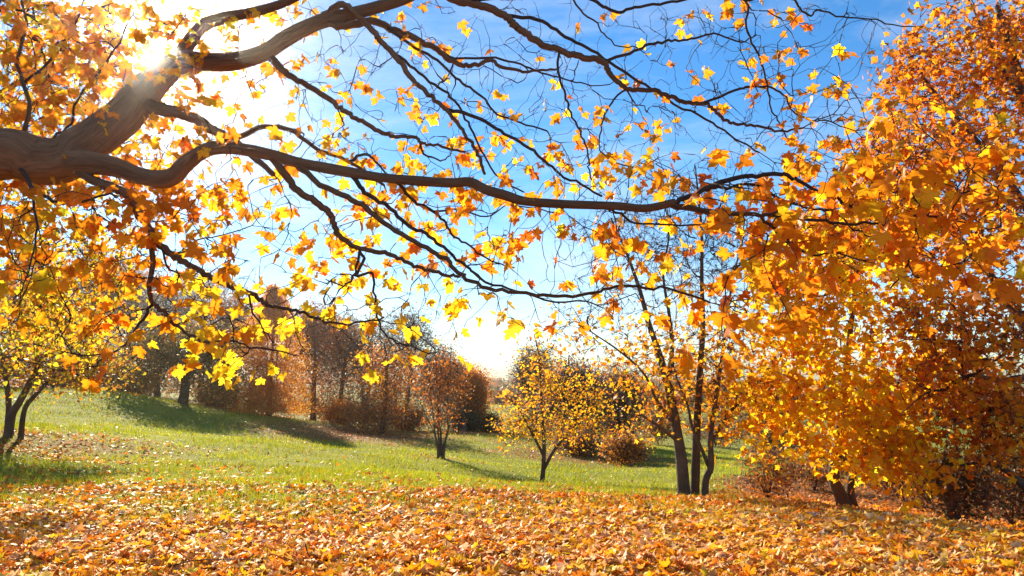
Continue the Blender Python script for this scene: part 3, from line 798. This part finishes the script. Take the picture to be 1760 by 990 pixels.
# big maple at the right edge, its trunk just out of the picture
b = np.array([9.6, 11.6, height(9.6, 11.6)[0]])
def limb(p0, pts, Ys, w):
    P = [np.asarray(p0)] + [at(a, c, y) for (a, c), y in zip(pts, Ys)]
    return np.array(P), np.asarray(w, float) / 2 * 11 / FPX
tree('russet_maple', 'tall russet orange maple with dark sweeping limbs at the edge of the bank', 'tree', b,
     [(np.array([b + [0, 0, -.2], b + [-.02, 0, .6], b + [-.1, .05, 2.0], b + [-.2, .1, 3.6], b + [-.5, .2, 5.2], b + [-.9, .3, 7.2], b + [-1.2, .4, 9.0]]), np.array([.36, .27, .24, .21, .16, .1, .04])),
      limb(b + [-.1, .05, 2.0], [(1800, 665), (1760, 650), (1715, 654), (1668, 645), (1630, 668), (1592, 676), (1548, 712)], [11.4, 11.2, 11.1, 10.9, 10.95, 10.8, 10.8], [17, 14, 12, 9, 7, 5, 3, 1.2]),
      limb(b + [-.1, .05, 2.0], [(1790, 700), (1748, 690), (1700, 700), (1668, 720), (1620, 735)], [11.2, 10.8, 10.6, 10.4, 10.2], [11, 9, 7, 5, 3.5, 1.2]),
      limb(b + [-.05, .0, 1.2], [(1800, 860), (1760, 835), (1725, 806), (1690, 795), (1650, 800)], [11.2, 11, 10.9, 10.8, 10.8], [18, 15, 13, 10, 7, 3]),
      limb(b + [-.15, .1, 3.0], [(1790, 590), (1740, 530), (1700, 470), (1650, 410), (1600, 350), (1540, 290), (1490, 240)], [11.6, 11.8, 12, 12.1, 12.3, 12.4, 12.6], [22, 18, 16, 13, 10, 7, 4, 2]),
      limb(b + [-.3, .1, 4.2], [(1780, 380), (1720, 290), (1660, 220), (1600, 150), (1560, 90)], [11.8, 12, 12.2, 12.4, 12.5], [17, 14, 11, 8, 5, 3]),
      limb(b + [-.4, .15, 5.0], [(1790, 240), (1740, 150), (1700, 70), (1660, -10)], [12, 12.2, 12.4, 12.5], [15, 12, 9, 6, 3])],
     [(1640, 200, 12.2, 150, 170, 1.7, 4), (1540, 330, 12.6, 130, 120, 1.5, 2.6), (1680, 60, 12.3, 120, 120, 1.5, 2.4), (1700, 400, 11.6, 110, 150, 1.5, 2.4), (1650, 600, 10.9, 130, 120, 1.2, 3.0), (1710, 730, 10.4, 90, 90, 1.0, 2.0), (1560, 130, 12.8, 60, 100, 1.0, .9), (1800, 300, 11.8, 90, 250, 1.5, 1.5), (1900, 130, 12.2, 150, 180, 1.6, 2.2), (1930, 420, 11.6, 110, 170, 1.5, 1.6)],
     1750, [(ORA, 4.5), (DEEP, 2), (GOLD, 3), (RUST, 1.5), (BRN, 1.1)], .10, 7, MAPLE_LO, M_BARKD, M_TWIG, spread=.15, r0=.0045, step=.22, tw=3, twl=.35, tww=.005, bare_frac=.12, singles=300, leafmat=M_LEAF, seed=3)

# linden at the left edge, trunk out of the picture, yellow twigs hanging in
b = np.array([-10.6, 11.5, height(-10.6, 11.5)[0]])
tree('linden_tree', 'linden with small yellow heart leaves hanging from thin twigs below the thick maple bough', 'tree', b,
     [(np.array([b + [0, 0, -.2], b + [.02, 0, .6], b + [.05, .05, 2.0], b + [.2, .1, 3.6], b + [.3, .2, 5.2], b + [.3, .3, 7.0]]), np.array([.32, .24, .21, .18, .12, .04])),
      limb(b + [.1, .05, 2.4], [(-120, 420), (-40, 330), (60, 280), (140, 290), (200, 340)], [11, 10.6, 10.2, 9.9, 9.6], [18, 15, 12, 9, 6, 3]),
      limb(b + [.2, .1, 3.2], [(-100, 250), (0, 160), (100, 120), (190, 130)], [11, 10.8, 10.5, 10.3], [16, 12, 9, 6, 3])],
     [(70, 420, 9.6, 120, 120, .9, 3), (40, 540, 9.4, 100, 90, .8, 1.6), (190, 480, 9.6, 70, 100, .7, 1.4), (100, 575, 12.0, 105, 48, .8, 1.8), (90, 200, 10.4, 170, 140, 1.2, 3), (60, 60, 10.8, 150, 110, 1.2, 2)],
     760, [(YGR, 3), (YEL, 2.6), (GOLD, 2.4), (RUST, 1.6), (OLIVE, 1)], .062, 8, HEART, M_BARKD, M_TWIG, spread=.14, r0=.0024, step=.2, tw=1, twl=.25, tww=.003, bare_frac=.05, up=.0, droop=1.2, leafmat=M_LEAF, seed=4)

# small tree with a bent double stem on the left slope
b = ground_pt(14, 17)
tree('twin_stemmed_tree', 'small dark twin stemmed tree with yellow brown leaves on the grassy slope', 'tree', b,
     [stem_px(b, [(20, 715), (34, 690), (50, 660), (70, 620), (100, 580), (120, 540)], 17, [15, 13, 11, 9, 7, 5, 2]),
      stem_px(b + [.22, .1, 0], [(42, 705), (60, 680), (90, 650), (140, 615), (190, 600)], 16.8, [10, 8, 7, 6, 4, 2]),
      stem_px(b + [-.1, .1, 0], [(15, 700), (10, 650), (0, 600), (-20, 540)], 17.2, [11, 9, 8, 5, 2])],
     [(80, 610, 17, 130, 70, 1.8, 3), (20, 560, 17.3, 110, 80, 1.6, 2), (170, 630, 16.6, 60, 45, 1.0, 1), (110, 545, 17.2, 90, 50, 1.3, 1.2)],
     520, [(GOLD, 2.5), (YGR, 2.4), (RUST, 2), (BRN, 2.2), (YEL, 1)], .085, 13, OVAL, M_BARKD, M_GREYTW, spread=.2, r0=.0045, step=.25, tw=4, twl=.35, tww=.005, bare_frac=.2, seed=5)

# dark broad tree on the hill crest
b = ground_pt(313, 38)
tree('olive_brown_tree', 'broad dark olive tree with a stout trunk on the crest of the grassy rise', 'tree', b,
     [stem_px(b, [(318, 668), (320, 640), (326, 610), (330, 580)], 38, [19, 15, 14, 11, 5]),
      stem_px(at(318, 655, 38), [(300, 625), (270, 605), (240, 600)], 37.8, [9, 8, 6, 3]),
      stem_px(at(320, 650, 38), [(345, 625), (375, 610), (395, 605)], 38.2, [9, 8, 6, 3])],
     [(265, 620, 38, 70, 52, 2.3, 2), (355, 620, 38, 62, 58, 2.3, 2), (315, 590, 38, 90, 42, 2.6, 2), (230, 645, 38, 36, 34, 1.4, .8), (388, 655, 38, 28, 34, 1.4, .7)],
     620, [(OLIVE, 5), ((.10, .10, .025), 3), (BRN, 2), (RUST, 1.2), (GOLD, .5)], .13, 26, OVAL, M_BARKD, spread=.34, r0=.008, step=.4, tw=2, twl=.5, tww=.009, bare_frac=.05, seed=6)

# orange weeping birch: a tall cone of hanging strands
def weeping(name, label, px, Y, top, half, low):
    b = ground_pt(px, Y); rt = root(name, label, 'tree', tuple(b))
    h = at(px, top, Y)[2] - b[2]; rad = half * Y / FPX
    P = np.array([b + [0, 0, -.15], b + [0, 0, h * .3], b + [.1, 0, h * .65], b + [.05, .1, h]])
    V, T = tube(catmull(P, 5), np.interp(np.linspace(0, 1, 16), [0, 1], [.17, .02]), 9, .06, 2)
    link('trunk', make_mesh('trunk', V - b, T, None, True), M_BARKD, rt)
    bb, fb = Buf(), Buf()
    ns = 900
    zt = rng.uniform(.05, 1, ns); a = rng.uniform(0, 6.28, ns)
    rr = rad * np.clip((1.06 - zt) / .55, .10, 1) ** .7 * rng.uniform(.45, 1.1, ns)
    lobes = 1 + .25 * np.sin(a * 3 + zt * 7) ; rr *= lobes
    p0 = np.stack([b[0] + np.cos(a) * rr * .25, b[1] + np.sin(a) * rr * .25, b[2] + h * np.clip(zt - .02, 0, 1)], -1)
    p1 = np.stack([b[0] + np.cos(a) * rr, b[1] + np.sin(a) * rr, b[2] + h * zt + .12 * rr], -1)
    ln = rng.uniform(.6, 2.1, ns); p2 = p1 + np.stack([np.cos(a) * .12 * rr, np.sin(a) * .12 * rr, -ln], -1)
    p2[:, 2] = np.maximum(p2[:, 2], b[2] + low)
    for i in range(0, ns, 3):
        V, T = tube(catmull(np.array([p0[i], p1[i], p2[i]]), 3), np.linspace(.009, .003, 7), 3, cap=False); bb.add(V, T)
    k = 58
    t = rng.uniform(0, 1, (ns, k))[..., None]
    q = ((1 - t) ** 2 * p0[:, None] * 1 + 2 * t * (1 - t) * p1[:, None] + t ** 2 * p2[:, None]).reshape(-1, 3) + rng.normal(0, .09, (ns * k, 3))
    c = palette(len(q), [((.86, .33, .025), 4), ((.78, .25, .02), 3), ((.85, .42, .04), 2), (RUST, .8)], .18)
    q = q[q[:, 2] > b[2] + .02]; c = c[:len(q)]
    leaves_into(fb, OVAL, q, hanging(len(q), 2.0), rng.uniform(.055, .10, len(q)), c)
    link('twig_mass', bb.mesh('twig_mass', b, True), M_BARK2, rt, 'stuff')
    link('crown', fb.mesh('crown', b), M_LEAF, rt, 'stuff')
weeping('weeping_birch', 'tall orange weeping birch with hanging strands at the edge of the wood', 462, 42.5, 488, 62, .1)

# the wood's edge: brown and russet trees, each its own
PB = [(BRN, 4), (RUST, 2.5), ((.26, .15, .08), 3), (GOLD, .5)]
PR = [(RUST, 4), (DEEP, 1.4), (BRN, 2.4), (ORA, .8)]
PG = [((.17, .12, .09), 4), (BRN, 3), ((.23, .14, .11), 2)]
PO = [(ORA, 4), (DEEP, 1.6), (RUST, 1), (GOLD, 2.4)]
PP = [((.20, .09, .085), 4), ((.15, .08, .08), 3), (BRN, 2)]
PD = [((.06, .075, .03), 4), (OLIVE, 2), (BRN, 1)]
WOOD = [  # px, Y, top px, half width px, palette, leaves per tip, name, label
 (-60, 46, 440, 85, PB, 7, 'brown_tree', 'brown tree behind the twin stemmed tree, first at the wood edge'),
 (60, 52, 455, 75, PR, 8, 'russet_tree', 'russet tree rising behind the twin stemmed tree on the slope'),
 (150, 55, 425, 80, PB, 7, 'tall_brown_tree', 'tall thin leaved brown tree behind the top of the grassy rise'),
 (210, 58, 440, 62, PR, 8, 'rusty_topped_tree', 'rusty red tree beside the tall brown tree behind the rise'),
 (270, 56, 470, 66, PG, 6, 'grey_twiggy_tree', 'grey twiggy tree behind the dark olive tree, on the side of the rise'),
 (345, 57, 460, 68, PB, 7, 'brown_crowned_tree', 'brown crowned tree rising over the dark olive tree'),
 (405, 52, 492, 52, PR, 5, 'rust_brown_tree', 'rust brown tree between the olive tree and the weeping birch'),
 (538, 50, 520, 54, PR, 6, 'reddish_tree', 'reddish brown tree close beside the weeping birch'),
 (585, 54, 540, 52, PB, 6, 'dull_brown_tree', 'dull brown tree next to the reddish tree in the wood'),
 (630, 57, 545, 54, PG, 4, 'greyish_tree', 'greyish brown tree in the middle of the wood edge'),
 (700, 54, 532, 58, PG, 4, 'bare_grey_tree', 'half bare grey tree standing highest behind the dark trunked tree'),
 (752, 56, 592, 44, PG, 3, 'purple_grey_tree', 'bare purple grey tree behind the bush of many stems'),
 (790, 60, 628, 34, PG, 4, 'thin_grey_tree', 'thin grey tree beside the small orange tree, last of the wood'),
 (812, 52, 646, 19, PO, 11, 'small_orange_tree', 'small bright orange tree at the open gap in the wood'),
 (918, 46, 596, 40, PG, 3, 'grey_brown_tree', 'grey brown tree behind the small yellow tree'),
 (985, 38, 632, 62, PP, 6, 'plum_coloured_tree', 'plum coloured twiggy tree between the small yellow tree and the three stemmed maple'),
 (1060, 42, 640, 52, PB, 5, 'low_brown_tree', 'low brown tree standing behind the three stemmed maple'),
 (1330, 44, 640, 60, PB, 5, 'faded_brown_tree', 'faded brown tree far behind the bright maple'),
]
for i, (px, Y, top, hw, pal, per, nm, lab) in enumerate(WOOD):
    b = ground_pt(px, Y); ppy = proj(b)[1]
    mid = (top + ppy) / 2
    tree(nm, lab, 'tree', b, simple_stems(b, (at(px, top, Y)[2] - b[2]) * .93, .10 + .0018 * hw, 1 if i % 3 else 2, .08),
         [(px, mid - 4, Y, hw, (ppy - top) * .42, hw * Y / FPX, 3), (px, top + (ppy - top) * .27, Y, hw * .75, (ppy - top) * .3, hw * .7 * Y / FPX, 3.2), (px, ppy - 22, Y, hw * .9, 22, hw * .8 * Y / FPX, .7)],
         460, pal, .12, per * 5.2, OVAL, M_BARKD, M_GREYTW, 'trees of the wood edge', spread=.42, r0=.010, step=.5, tw=6, twl=.8, tww=.014, bare_frac=.1, up=.15, clump=None, seed=10 + i)

# tree with a dark trunk and low orange leaves in front of the wood
b = ground_pt(657, 40)
tree('dark_trunked_tree', 'tree with a slim dark trunk, grey top and low orange leaves before the wood', 'tree', b,
     [stem_px(b, [(660, 710), (663, 670), (664, 620), (660, 590)], 40, [13, 10, 8, 6, 3])],
     [(660, 660, 40, 66, 70, 2.2, 3), (650, 720, 40, 60, 28, 1.9, 1.3)], 360, [(RUST, 3), (BRN, 3), (ORA, 1.2), (GOLD, 1)], .12, 26, OVAL, M_BARKD, M_GREYTW, spread=.32, r0=.008, step=.4, tw=4, twl=.5, tww=.008, up=.1, seed=40)
# many-stemmed bush on the meadow
b = ground_pt(758, 26)
st = []
for dx, tx, ty, w in  ((-4, 735, 660, 5), (-2, 748, 625, 6), (0, 760, 615, 7), (3, 772, 630, 6), (5, 795, 665, 5), (-6, 722, 690, 4), (6, 806, 690, 4)):
    st.append(stem_px(b + [dx * .018, rng.normal(0, .08), 0], [(758 + dx * 1.1, 770), (758 + dx * 2.6 + rng.normal(0, 2.5), 742), (758 + (tx - 758) * .55 + rng.normal(0, 3), 712), (tx, ty)], 26 + rng.normal(0, .15), [w * .62, w * .55, w * .5, w * .35, 1.0]))
tree('many_stemmed_bush', 'tall bush of thin upright stems with sparse rusty leaves standing on the meadow', 'bush', b, st,
     [(760, 670, 26, 52, 55, 1.1, 2), (765, 640, 26, 36, 40, .8, 1), (760, 722, 26, 44, 26, .9, .6)], 380, [(RUST, 3), (ORA, 1.6), (BRN, 2)], .09, 6, OVAL, M_BARKD, M_GREYTW, spread=.18, r0=.005, step=.25, tw=5, twl=.4, tww=.005, up=.2, seed=41)
# small yellow tree
b = ground_pt(931, 20)
tree('small_yellow_tree', 'small slender tree with yellow and orange leaves standing alone on the slope', 'tree', b,
     [stem_px(b, [(934, 800), (935, 765), (932, 720), (930, 670), (926, 610), (918, 575)], 20, [9, 7, 6, 5, 4, 2.5, 1.2]),
      stem_px(at(934, 800, 20), [(955, 770), (985, 735), (1010, 700)], 20, [6, 5, 4, 2]),
      stem_px(at(934, 775, 20), [(912, 740), (890, 700), (868, 680)], 20, [5, 4, 3, 1.5]),
      stem_px(at(931, 720, 20), [(960, 680), (975, 640), (978, 610)], 20.2, [5, 4, 3, 1.5])],
     [(930, 705, 20, 70, 62, 1.2, 2.4), (985, 740, 20, 66, 40, 1.0, 1.2), (880, 732, 20, 40, 36, .9, 1.2), (925, 635, 20, 46, 44, .8, 1), (990, 665, 20, 52, 42, .8, 1), (1040, 700, 19.6, 46, 46, .8, .7)],
     520, [(YEL, 4), (GOLD, 3.4), (ORA, 1.6), (RUST, 1.2), (BRN, .5)], .082, 8.5, OVAL, M_BARKD, M_GREYTW, spread=.17, r0=.0045, step=.2, tw=3, twl=.3, tww=.004, bare_frac=.2, leafmat=M_LEAF, seed=42)
# low shrubs
SHR = [
 (1075, 30, 752, 38, [(RUST, 2), (GOLD, 2), (BRN, 2)], 2.6, 'rusty_bush', 'low rusty orange bush beyond the three stemmed maple'),
 (995, 33, 745, 40, PB, 3, 'thin_stemmed_thicket', 'thin stemmed brown thicket behind the small yellow tree'),
 (1320, 14.5, 765, 46, [(BRN, 3), (RUST, 2), (GOLD, 2)], 1.8, 'reddish_twiggy_bush', 'reddish twiggy bush below the bright maple on the bank edge'),
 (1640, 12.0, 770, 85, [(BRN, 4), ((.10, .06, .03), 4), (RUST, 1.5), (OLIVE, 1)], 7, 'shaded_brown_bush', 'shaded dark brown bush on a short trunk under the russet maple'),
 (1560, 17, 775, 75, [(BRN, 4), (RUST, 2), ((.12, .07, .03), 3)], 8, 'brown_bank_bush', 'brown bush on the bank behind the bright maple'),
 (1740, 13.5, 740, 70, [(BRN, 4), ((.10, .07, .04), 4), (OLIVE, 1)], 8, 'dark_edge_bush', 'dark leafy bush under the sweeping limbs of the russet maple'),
 (1400, 20, 790, 60, PB, 4, 'twiggy_slope_bush', 'twiggy brown bush behind the leaning trunk'),
 (1480, 26, 760, 90, PB, 6, 'broad_brown_bush', 'broad brown bush lower down the bank behind the bright maple'),
 (800, 50, 712, 22, PD, 10, 'dark_green_bush', 'dark green bush beside the stump at the wood end'),
 (842, 52, 720, 16, PD, 10, 'deep_green_bush', 'deep green bush next to the open gap'),
 (700, 47, 705, 32, PR, 7, 'rusty_undergrowth', 'rusty undergrowth bush between the dark trunked tree and the many stemmed bush'),
 (590, 46, 695, 40, PO, 6, 'orange_undergrowth', 'orange brown undergrowth bush between weeping birch and dark trunked tree'),
 (375, 44, 668, 30, PR, 7, 'russet_undergrowth', 'russet undergrowth bush beside the olive tree trunk'),
 (120, 42, 622, 60, PB, 7, 'brown_hilltop_bush', 'brown bush on the hilltop behind the twin stemmed tree'),
 (220, 44, 640, 44, PR, 7, 'russet_hilltop_bush', 'russet bush on the hilltop beside the olive tree'),
 (-30, 40, 610, 70, PB, 7, 'brown_slope_bush', 'brown bush at the far side of the slope behind the twin stemmed tree'),
 (1130, 48, 700, 40, PB, 5, 'far_brown_bush', 'far brown bush seen between the stems of the three stemmed maple'),
 (1230, 55, 715, 60, PG, 5, 'far_grey_bush', 'far grey bush across the grass between three stemmed maple and bright maple'),
]
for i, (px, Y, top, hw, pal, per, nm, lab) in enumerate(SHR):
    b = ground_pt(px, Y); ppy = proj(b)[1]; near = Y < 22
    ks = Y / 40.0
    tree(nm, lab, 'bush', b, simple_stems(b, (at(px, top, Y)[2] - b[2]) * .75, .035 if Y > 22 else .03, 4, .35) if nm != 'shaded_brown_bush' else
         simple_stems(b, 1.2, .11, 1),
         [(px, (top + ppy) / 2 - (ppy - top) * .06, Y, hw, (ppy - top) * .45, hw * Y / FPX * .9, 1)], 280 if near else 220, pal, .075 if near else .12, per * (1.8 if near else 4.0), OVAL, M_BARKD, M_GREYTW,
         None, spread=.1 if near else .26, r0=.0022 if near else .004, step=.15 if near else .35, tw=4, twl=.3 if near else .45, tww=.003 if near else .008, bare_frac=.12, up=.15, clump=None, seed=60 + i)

# stump
sb = ground_pt(797, 48)
st_ = root('tree_stump', 'small weathered grey stump before the dark green bush', 'stump', tuple(sb))
P = np.array([[0, 0, -.1], [0, 0, .15], [.02, 0, .4], [.03, .01, .62]])
V, T = tube(catmull(P, 3), np.interp(np.linspace(0, 1, 10), [0, .3, 1], [.24, .17, .15]), 12, .05, 2, False)
link('stem', make_mesh('stem', V, T, None, True), M_GREYTW, st_)
th = np.arange(12) * 2 * np.pi / 12
V = np.vstack([[[.03, .01, .625]], np.stack([.03 + .155 * np.cos(th), .01 + .155 * np.sin(th), .612 + .004 * np.sin(th * 2)], -1)])
M_CUT = bark_material('sawn_wood', (.35, .27, .19), (.52, .43, .33), 14, .2)
link('cut_face', make_mesh('cut_face', V, np.array([(0, 1 + i, 1 + (i + 1) % 12) for i in range(12)])), M_CUT, st_)

# ------------------------------------------------------------------ far country
def far_wood():
    fb = Buf()
    n_c = 900
    Yf = np.exp(rng.uniform(math.log(130), math.log(900), n_c)); xf = rng.uniform(-.8, .8, n_c) * Yf
    keep = (snoise(np.stack([xf / 60, Yf / 60, 0 * xf], -1), 1.0, 8) > -.15)
    xf, Yf = xf[keep], Yf[keep]
    zf = height(xf, Yf, False)
    for x, y, z in zip(xf, Yf, zf):
        k = 34; R_ = rng.uniform(2.5, 4.2) * min(1.6, .7 + y / 500)
        d = rng.normal(0, 1, (k, 3)); d /= np.linalg.norm(d, axis=1)[:, None]; d[:, 2] = np.abs(d[:, 2])
        p = np.array([x, y, z]) + d * R_ * [1, 1, 1.0] * rng.uniform(.4, 1, (k, 1))
        pal = [[(GOLD, 2), (RUST, 3), (ORA, 1)], [(OLIVE, 3), ((.05, .08, .03), 3)], PB, PR][rng.integers(4)]
        c = palette(k, pal)
        leaves_into(fb, OVAL, p, hanging(k, .3), rng.uniform(1.0, 2.0, k) * R_ * .42, c)
    o = link('far_wood', fb.mesh('far_wood'), M_FOL, None, 'stuff')
    o['label'] = 'far autumn woods scattered over the hazy valley'; o['category'] = 'woods'
far_wood()

# ------------------------------------------------------------------ grass
def scatter(n, y0, y1, p, margin=1.25):
    u = rng.uniform(0, 1, n)
    Yv = (y0 ** (1 - p) + u * (y1 ** (1 - p) - y0 ** (1 - p))) ** (1 / (1 - p))
    return rng.uniform(-.72, .72, n) * margin * Yv, Yv
gxp, gyp = scatter(280000, 8.0, 48, 0.75)
keep = rng.uniform(0, 1, len(gxp)) > litter(gxp, gyp) * 1.02
gxp, gyp = gxp[keep], gyp[keep]
gzp = height(gxp, gyp)
nb = len(gxp)
tuft = np.clip(.9 + .7 * snoise(np.stack([gxp, gyp, 0 * gxp], -1), 1.4, 6) + .4 * snoise(np.stack([gxp, gyp, 0 * gxp], -1), 4.0, 7), .3, 2)
hh = rng.uniform(.03, .10, nb) * tuft ** 1.3
a = rng.uniform(0, 2 * np.pi, nb); wd = .0045 * np.clip(gyp / 10, 1, 3.2)
lean = rng.normal(0, .45, (nb, 2)) * hh[:, None]
B = np.stack([gxp, gyp, gzp - .005], -1); S = np.stack([np.cos(a) * wd, np.sin(a) * wd, 0 * a], -1)
V = np.stack([B - S, B + S, B + np.column_stack([lean, hh])], 1).reshape(-1, 3)
T = np.arange(nb * 3).reshape(-1, 3)
c = palette(nb, [((.32, .37, .012), 4), ((.44, .43, .015), 3), ((.52, .44, .03), 1.6), ((.18, .24, .012), 2.6), ((.50, .38, .10), .6)], .15)
c *= np.exp(.2 * snoise(np.stack([gxp, gyp, 0 * gxp], -1), .4, 9))[:, None]
g = link('meadow_grass', make_mesh('meadow_grass', V, T, np.repeat(np.clip(c, .01, .8), 3, 0)), M_GRASS, None, 'stuff')
g['label'] = 'short yellow green grass covering the meadow'; g['category'] = 'grass'

# ------------------------------------------------------------------ leaf litter
def litter_frames(n, tilt):
    a = rng.uniform(0, 2 * np.pi, n)
    tip = np.stack([np.cos(a), np.sin(a), rng.normal(0, tilt, n)], -1)
    nr = np.stack([rng.normal(0, tilt, n), rng.normal(0, tilt, n), np.where(rng.uniform(0, 1, n) < .5, 1.0, -1.0)], -1)
    return frames(tip, nr)
PAL_L = [(CREAM, 3.6), (GOLD, 6), (ORA, 5), (DEEP, 1.4), (RUST, 1.0), (BRN, .6), ((.80, .46, .12), 3.4), (YEL, 2.6)]
lx1, ly1 = scatter(80000, 4.5, 16, 0.5, 1.1)
k = rng.uniform(0, 1, len(lx1)) < litter(lx1, ly1); lx1, ly1 = lx1[k], ly1[k]
lz1 = height(lx1, ly1) + rng.uniform(.004, .045, len(lx1))
pos = np.stack([lx1, ly1, lz1], -1); Fr = litter_frames(len(pos), .38); sz = rng.uniform(.05, .108, len(pos)); cl = palette(len(pos), PAL_L, .2)
farl = pos[:, 1] > 9.3; cl[farl] = palette(int(farl.sum()), [(GOLD, 3), (ORA, 4), (DEEP, 2), (RUST, 2), (BRN, 1), ((.66, .36, .12), 1.2)], .2)
qx, qy = proj(pos)
a_ = sz / pos[:, 1] * ((qx > 5) & (qx < 1755) & (qy < 985) & (qy > 300))
big = np.argsort(-a_)[:300]
pos[big, 2] += .02
rest = np.setdiff1d(np.arange(len(pos)), big)
nearm = rest[pos[rest, 1] < 6.6]; farm = rest[pos[rest, 1] >= 6.6]
lb = Buf()
leaves_into(lb, LITTER_HI, pos[nearm], Fr[nearm], sz[nearm], cl[nearm])
leaves_into(lb, LITTER_LO, pos[farm], Fr[farm], sz[farm], cl[farm])
# thin scatter of leaves further off, at the wood's edge and on the bank
lx2, ly2 = scatter(42000, 15, 50, 0.8, 1.1)
k = rng.uniform(0, 1, len(lx2)) < litter(lx2, ly2) + .03; lx2, ly2 = lx2[k], ly2[k]
p2 = np.stack([lx2, ly2, height(lx2, ly2) + .02], -1)
leaves_into(lb, OVAL, p2, litter_frames(len(p2), .4), rng.uniform(.07, .14, len(p2)), palette(len(p2), [(ORA, 3), (RUST, 3), (BRN, 3)], .2))
link('leaf_litter', lb.mesh('leaf_litter'), M_LITTER, ground, 'stuff')
single_leaves('fallen_leaf', leaf_variants('fallen_leaf', LITTER_HI, PAL_L, 40, M_LITTER), pos[big], Fr[big], sz[big], ground, np.zeros(3))

# fallen twigs in the litter
def fallen_twig(label, pts):
    P0 = np.array([*pts[0][:2], 0]); z0 = height(P0[0], P0[1])[0]
    base = np.array([P0[0], P0[1], z0])
    P = np.array([[x, y, height(x, y)[0] + z] for x, y, z in pts])
    sk = Skel(500); Ps = catmull(P, 5); rs3 = np.linspace(.006, .002, len(Ps)); sk.seed_line(Ps, rs3)
    rt = root('fallen_twig', label, 'twig', tuple(base), 'twigs lying in the leaves')
    V, T = tube(Ps, rs3, 6, .08, 1); link('stem', make_mesh('stem', V - base, T, None, True), M_TWIG, rt)
    tips = P[rng.integers(1, len(P), 7)] + rng.normal(0, 1, (7, 3)) * [.16, .1, .03] + [0, 0, .10]
    e = sk.grow(tips, .05, .2); rr_ = sk.radii(.0016, .4)
    for ids in sk.paths:
        q_ = rr_[ids].copy(); q_[0] = min(q_[0], q_[1] * 1.25)
        V, T = tube(sk.pos[ids], q_, 4); link('side_twig', make_mesh('side_twig', V - base, T, None, True), M_TWIG, rt)
fallen_twig('dark forked twig sticking up from the orange leaves beside the shaded patch', [(-3.05, 6.25, .01), (-2.9, 6.28, .06), (-2.84, 6.32, .22), (-2.80, 6.3, .34)])
fallen_twig('dark branching twig lying flat among the fallen leaves', [(-2.85, 6.15, .04), (-2.6, 6.2, .09), (-2.35, 6.2, .1), (-2.1, 6.3, .07)])
fallen_twig('short bent twig poking out of the pale leaves', [(-1.75, 6.4, .16), (-1.68, 6.3, .08), (-1.55, 6.25, .05), (-1.4, 6.3, .1)])

# ------------------------------------------------------------------ haze: the sunlit autumn air
hv = np.array([(x, y, z) for x in (-1600, 1600) for y in (-1600, 1600) for z in (-12.0, 15.5)])
hf = [(0, 1, 3, 2), (4, 6, 7, 5), (0, 4, 5, 1), (2, 3, 7, 6), (0, 2, 6, 4), (1, 5, 7, 3)]
hm = bpy.data.meshes.new('haze'); hm.from_pydata(hv.tolist(), [], hf); hm.update()
M_HAZE, n, l = new_mat('autumn_haze')
out = n.new('ShaderNodeOutputMaterial'); pv = n.new('ShaderNodeVolumePrincipled')
pv.inputs['Color'].default_value = (1.0, .95, .86, 1)
pv.inputs['Density'].default_value = HAZE_DENSITY
pv.inputs['Anisotropy'].default_value = HAZE_ANISO
pv.inputs['Density Attribute'].default_value = ''
l.new(pv.outputs[0], out.inputs['Volume'])
hz = link('haze', hm, M_HAZE, None, 'stuff')
hz['label'] = 'thin pale haze filling the air over the meadow'; hz['category'] = 'haze'
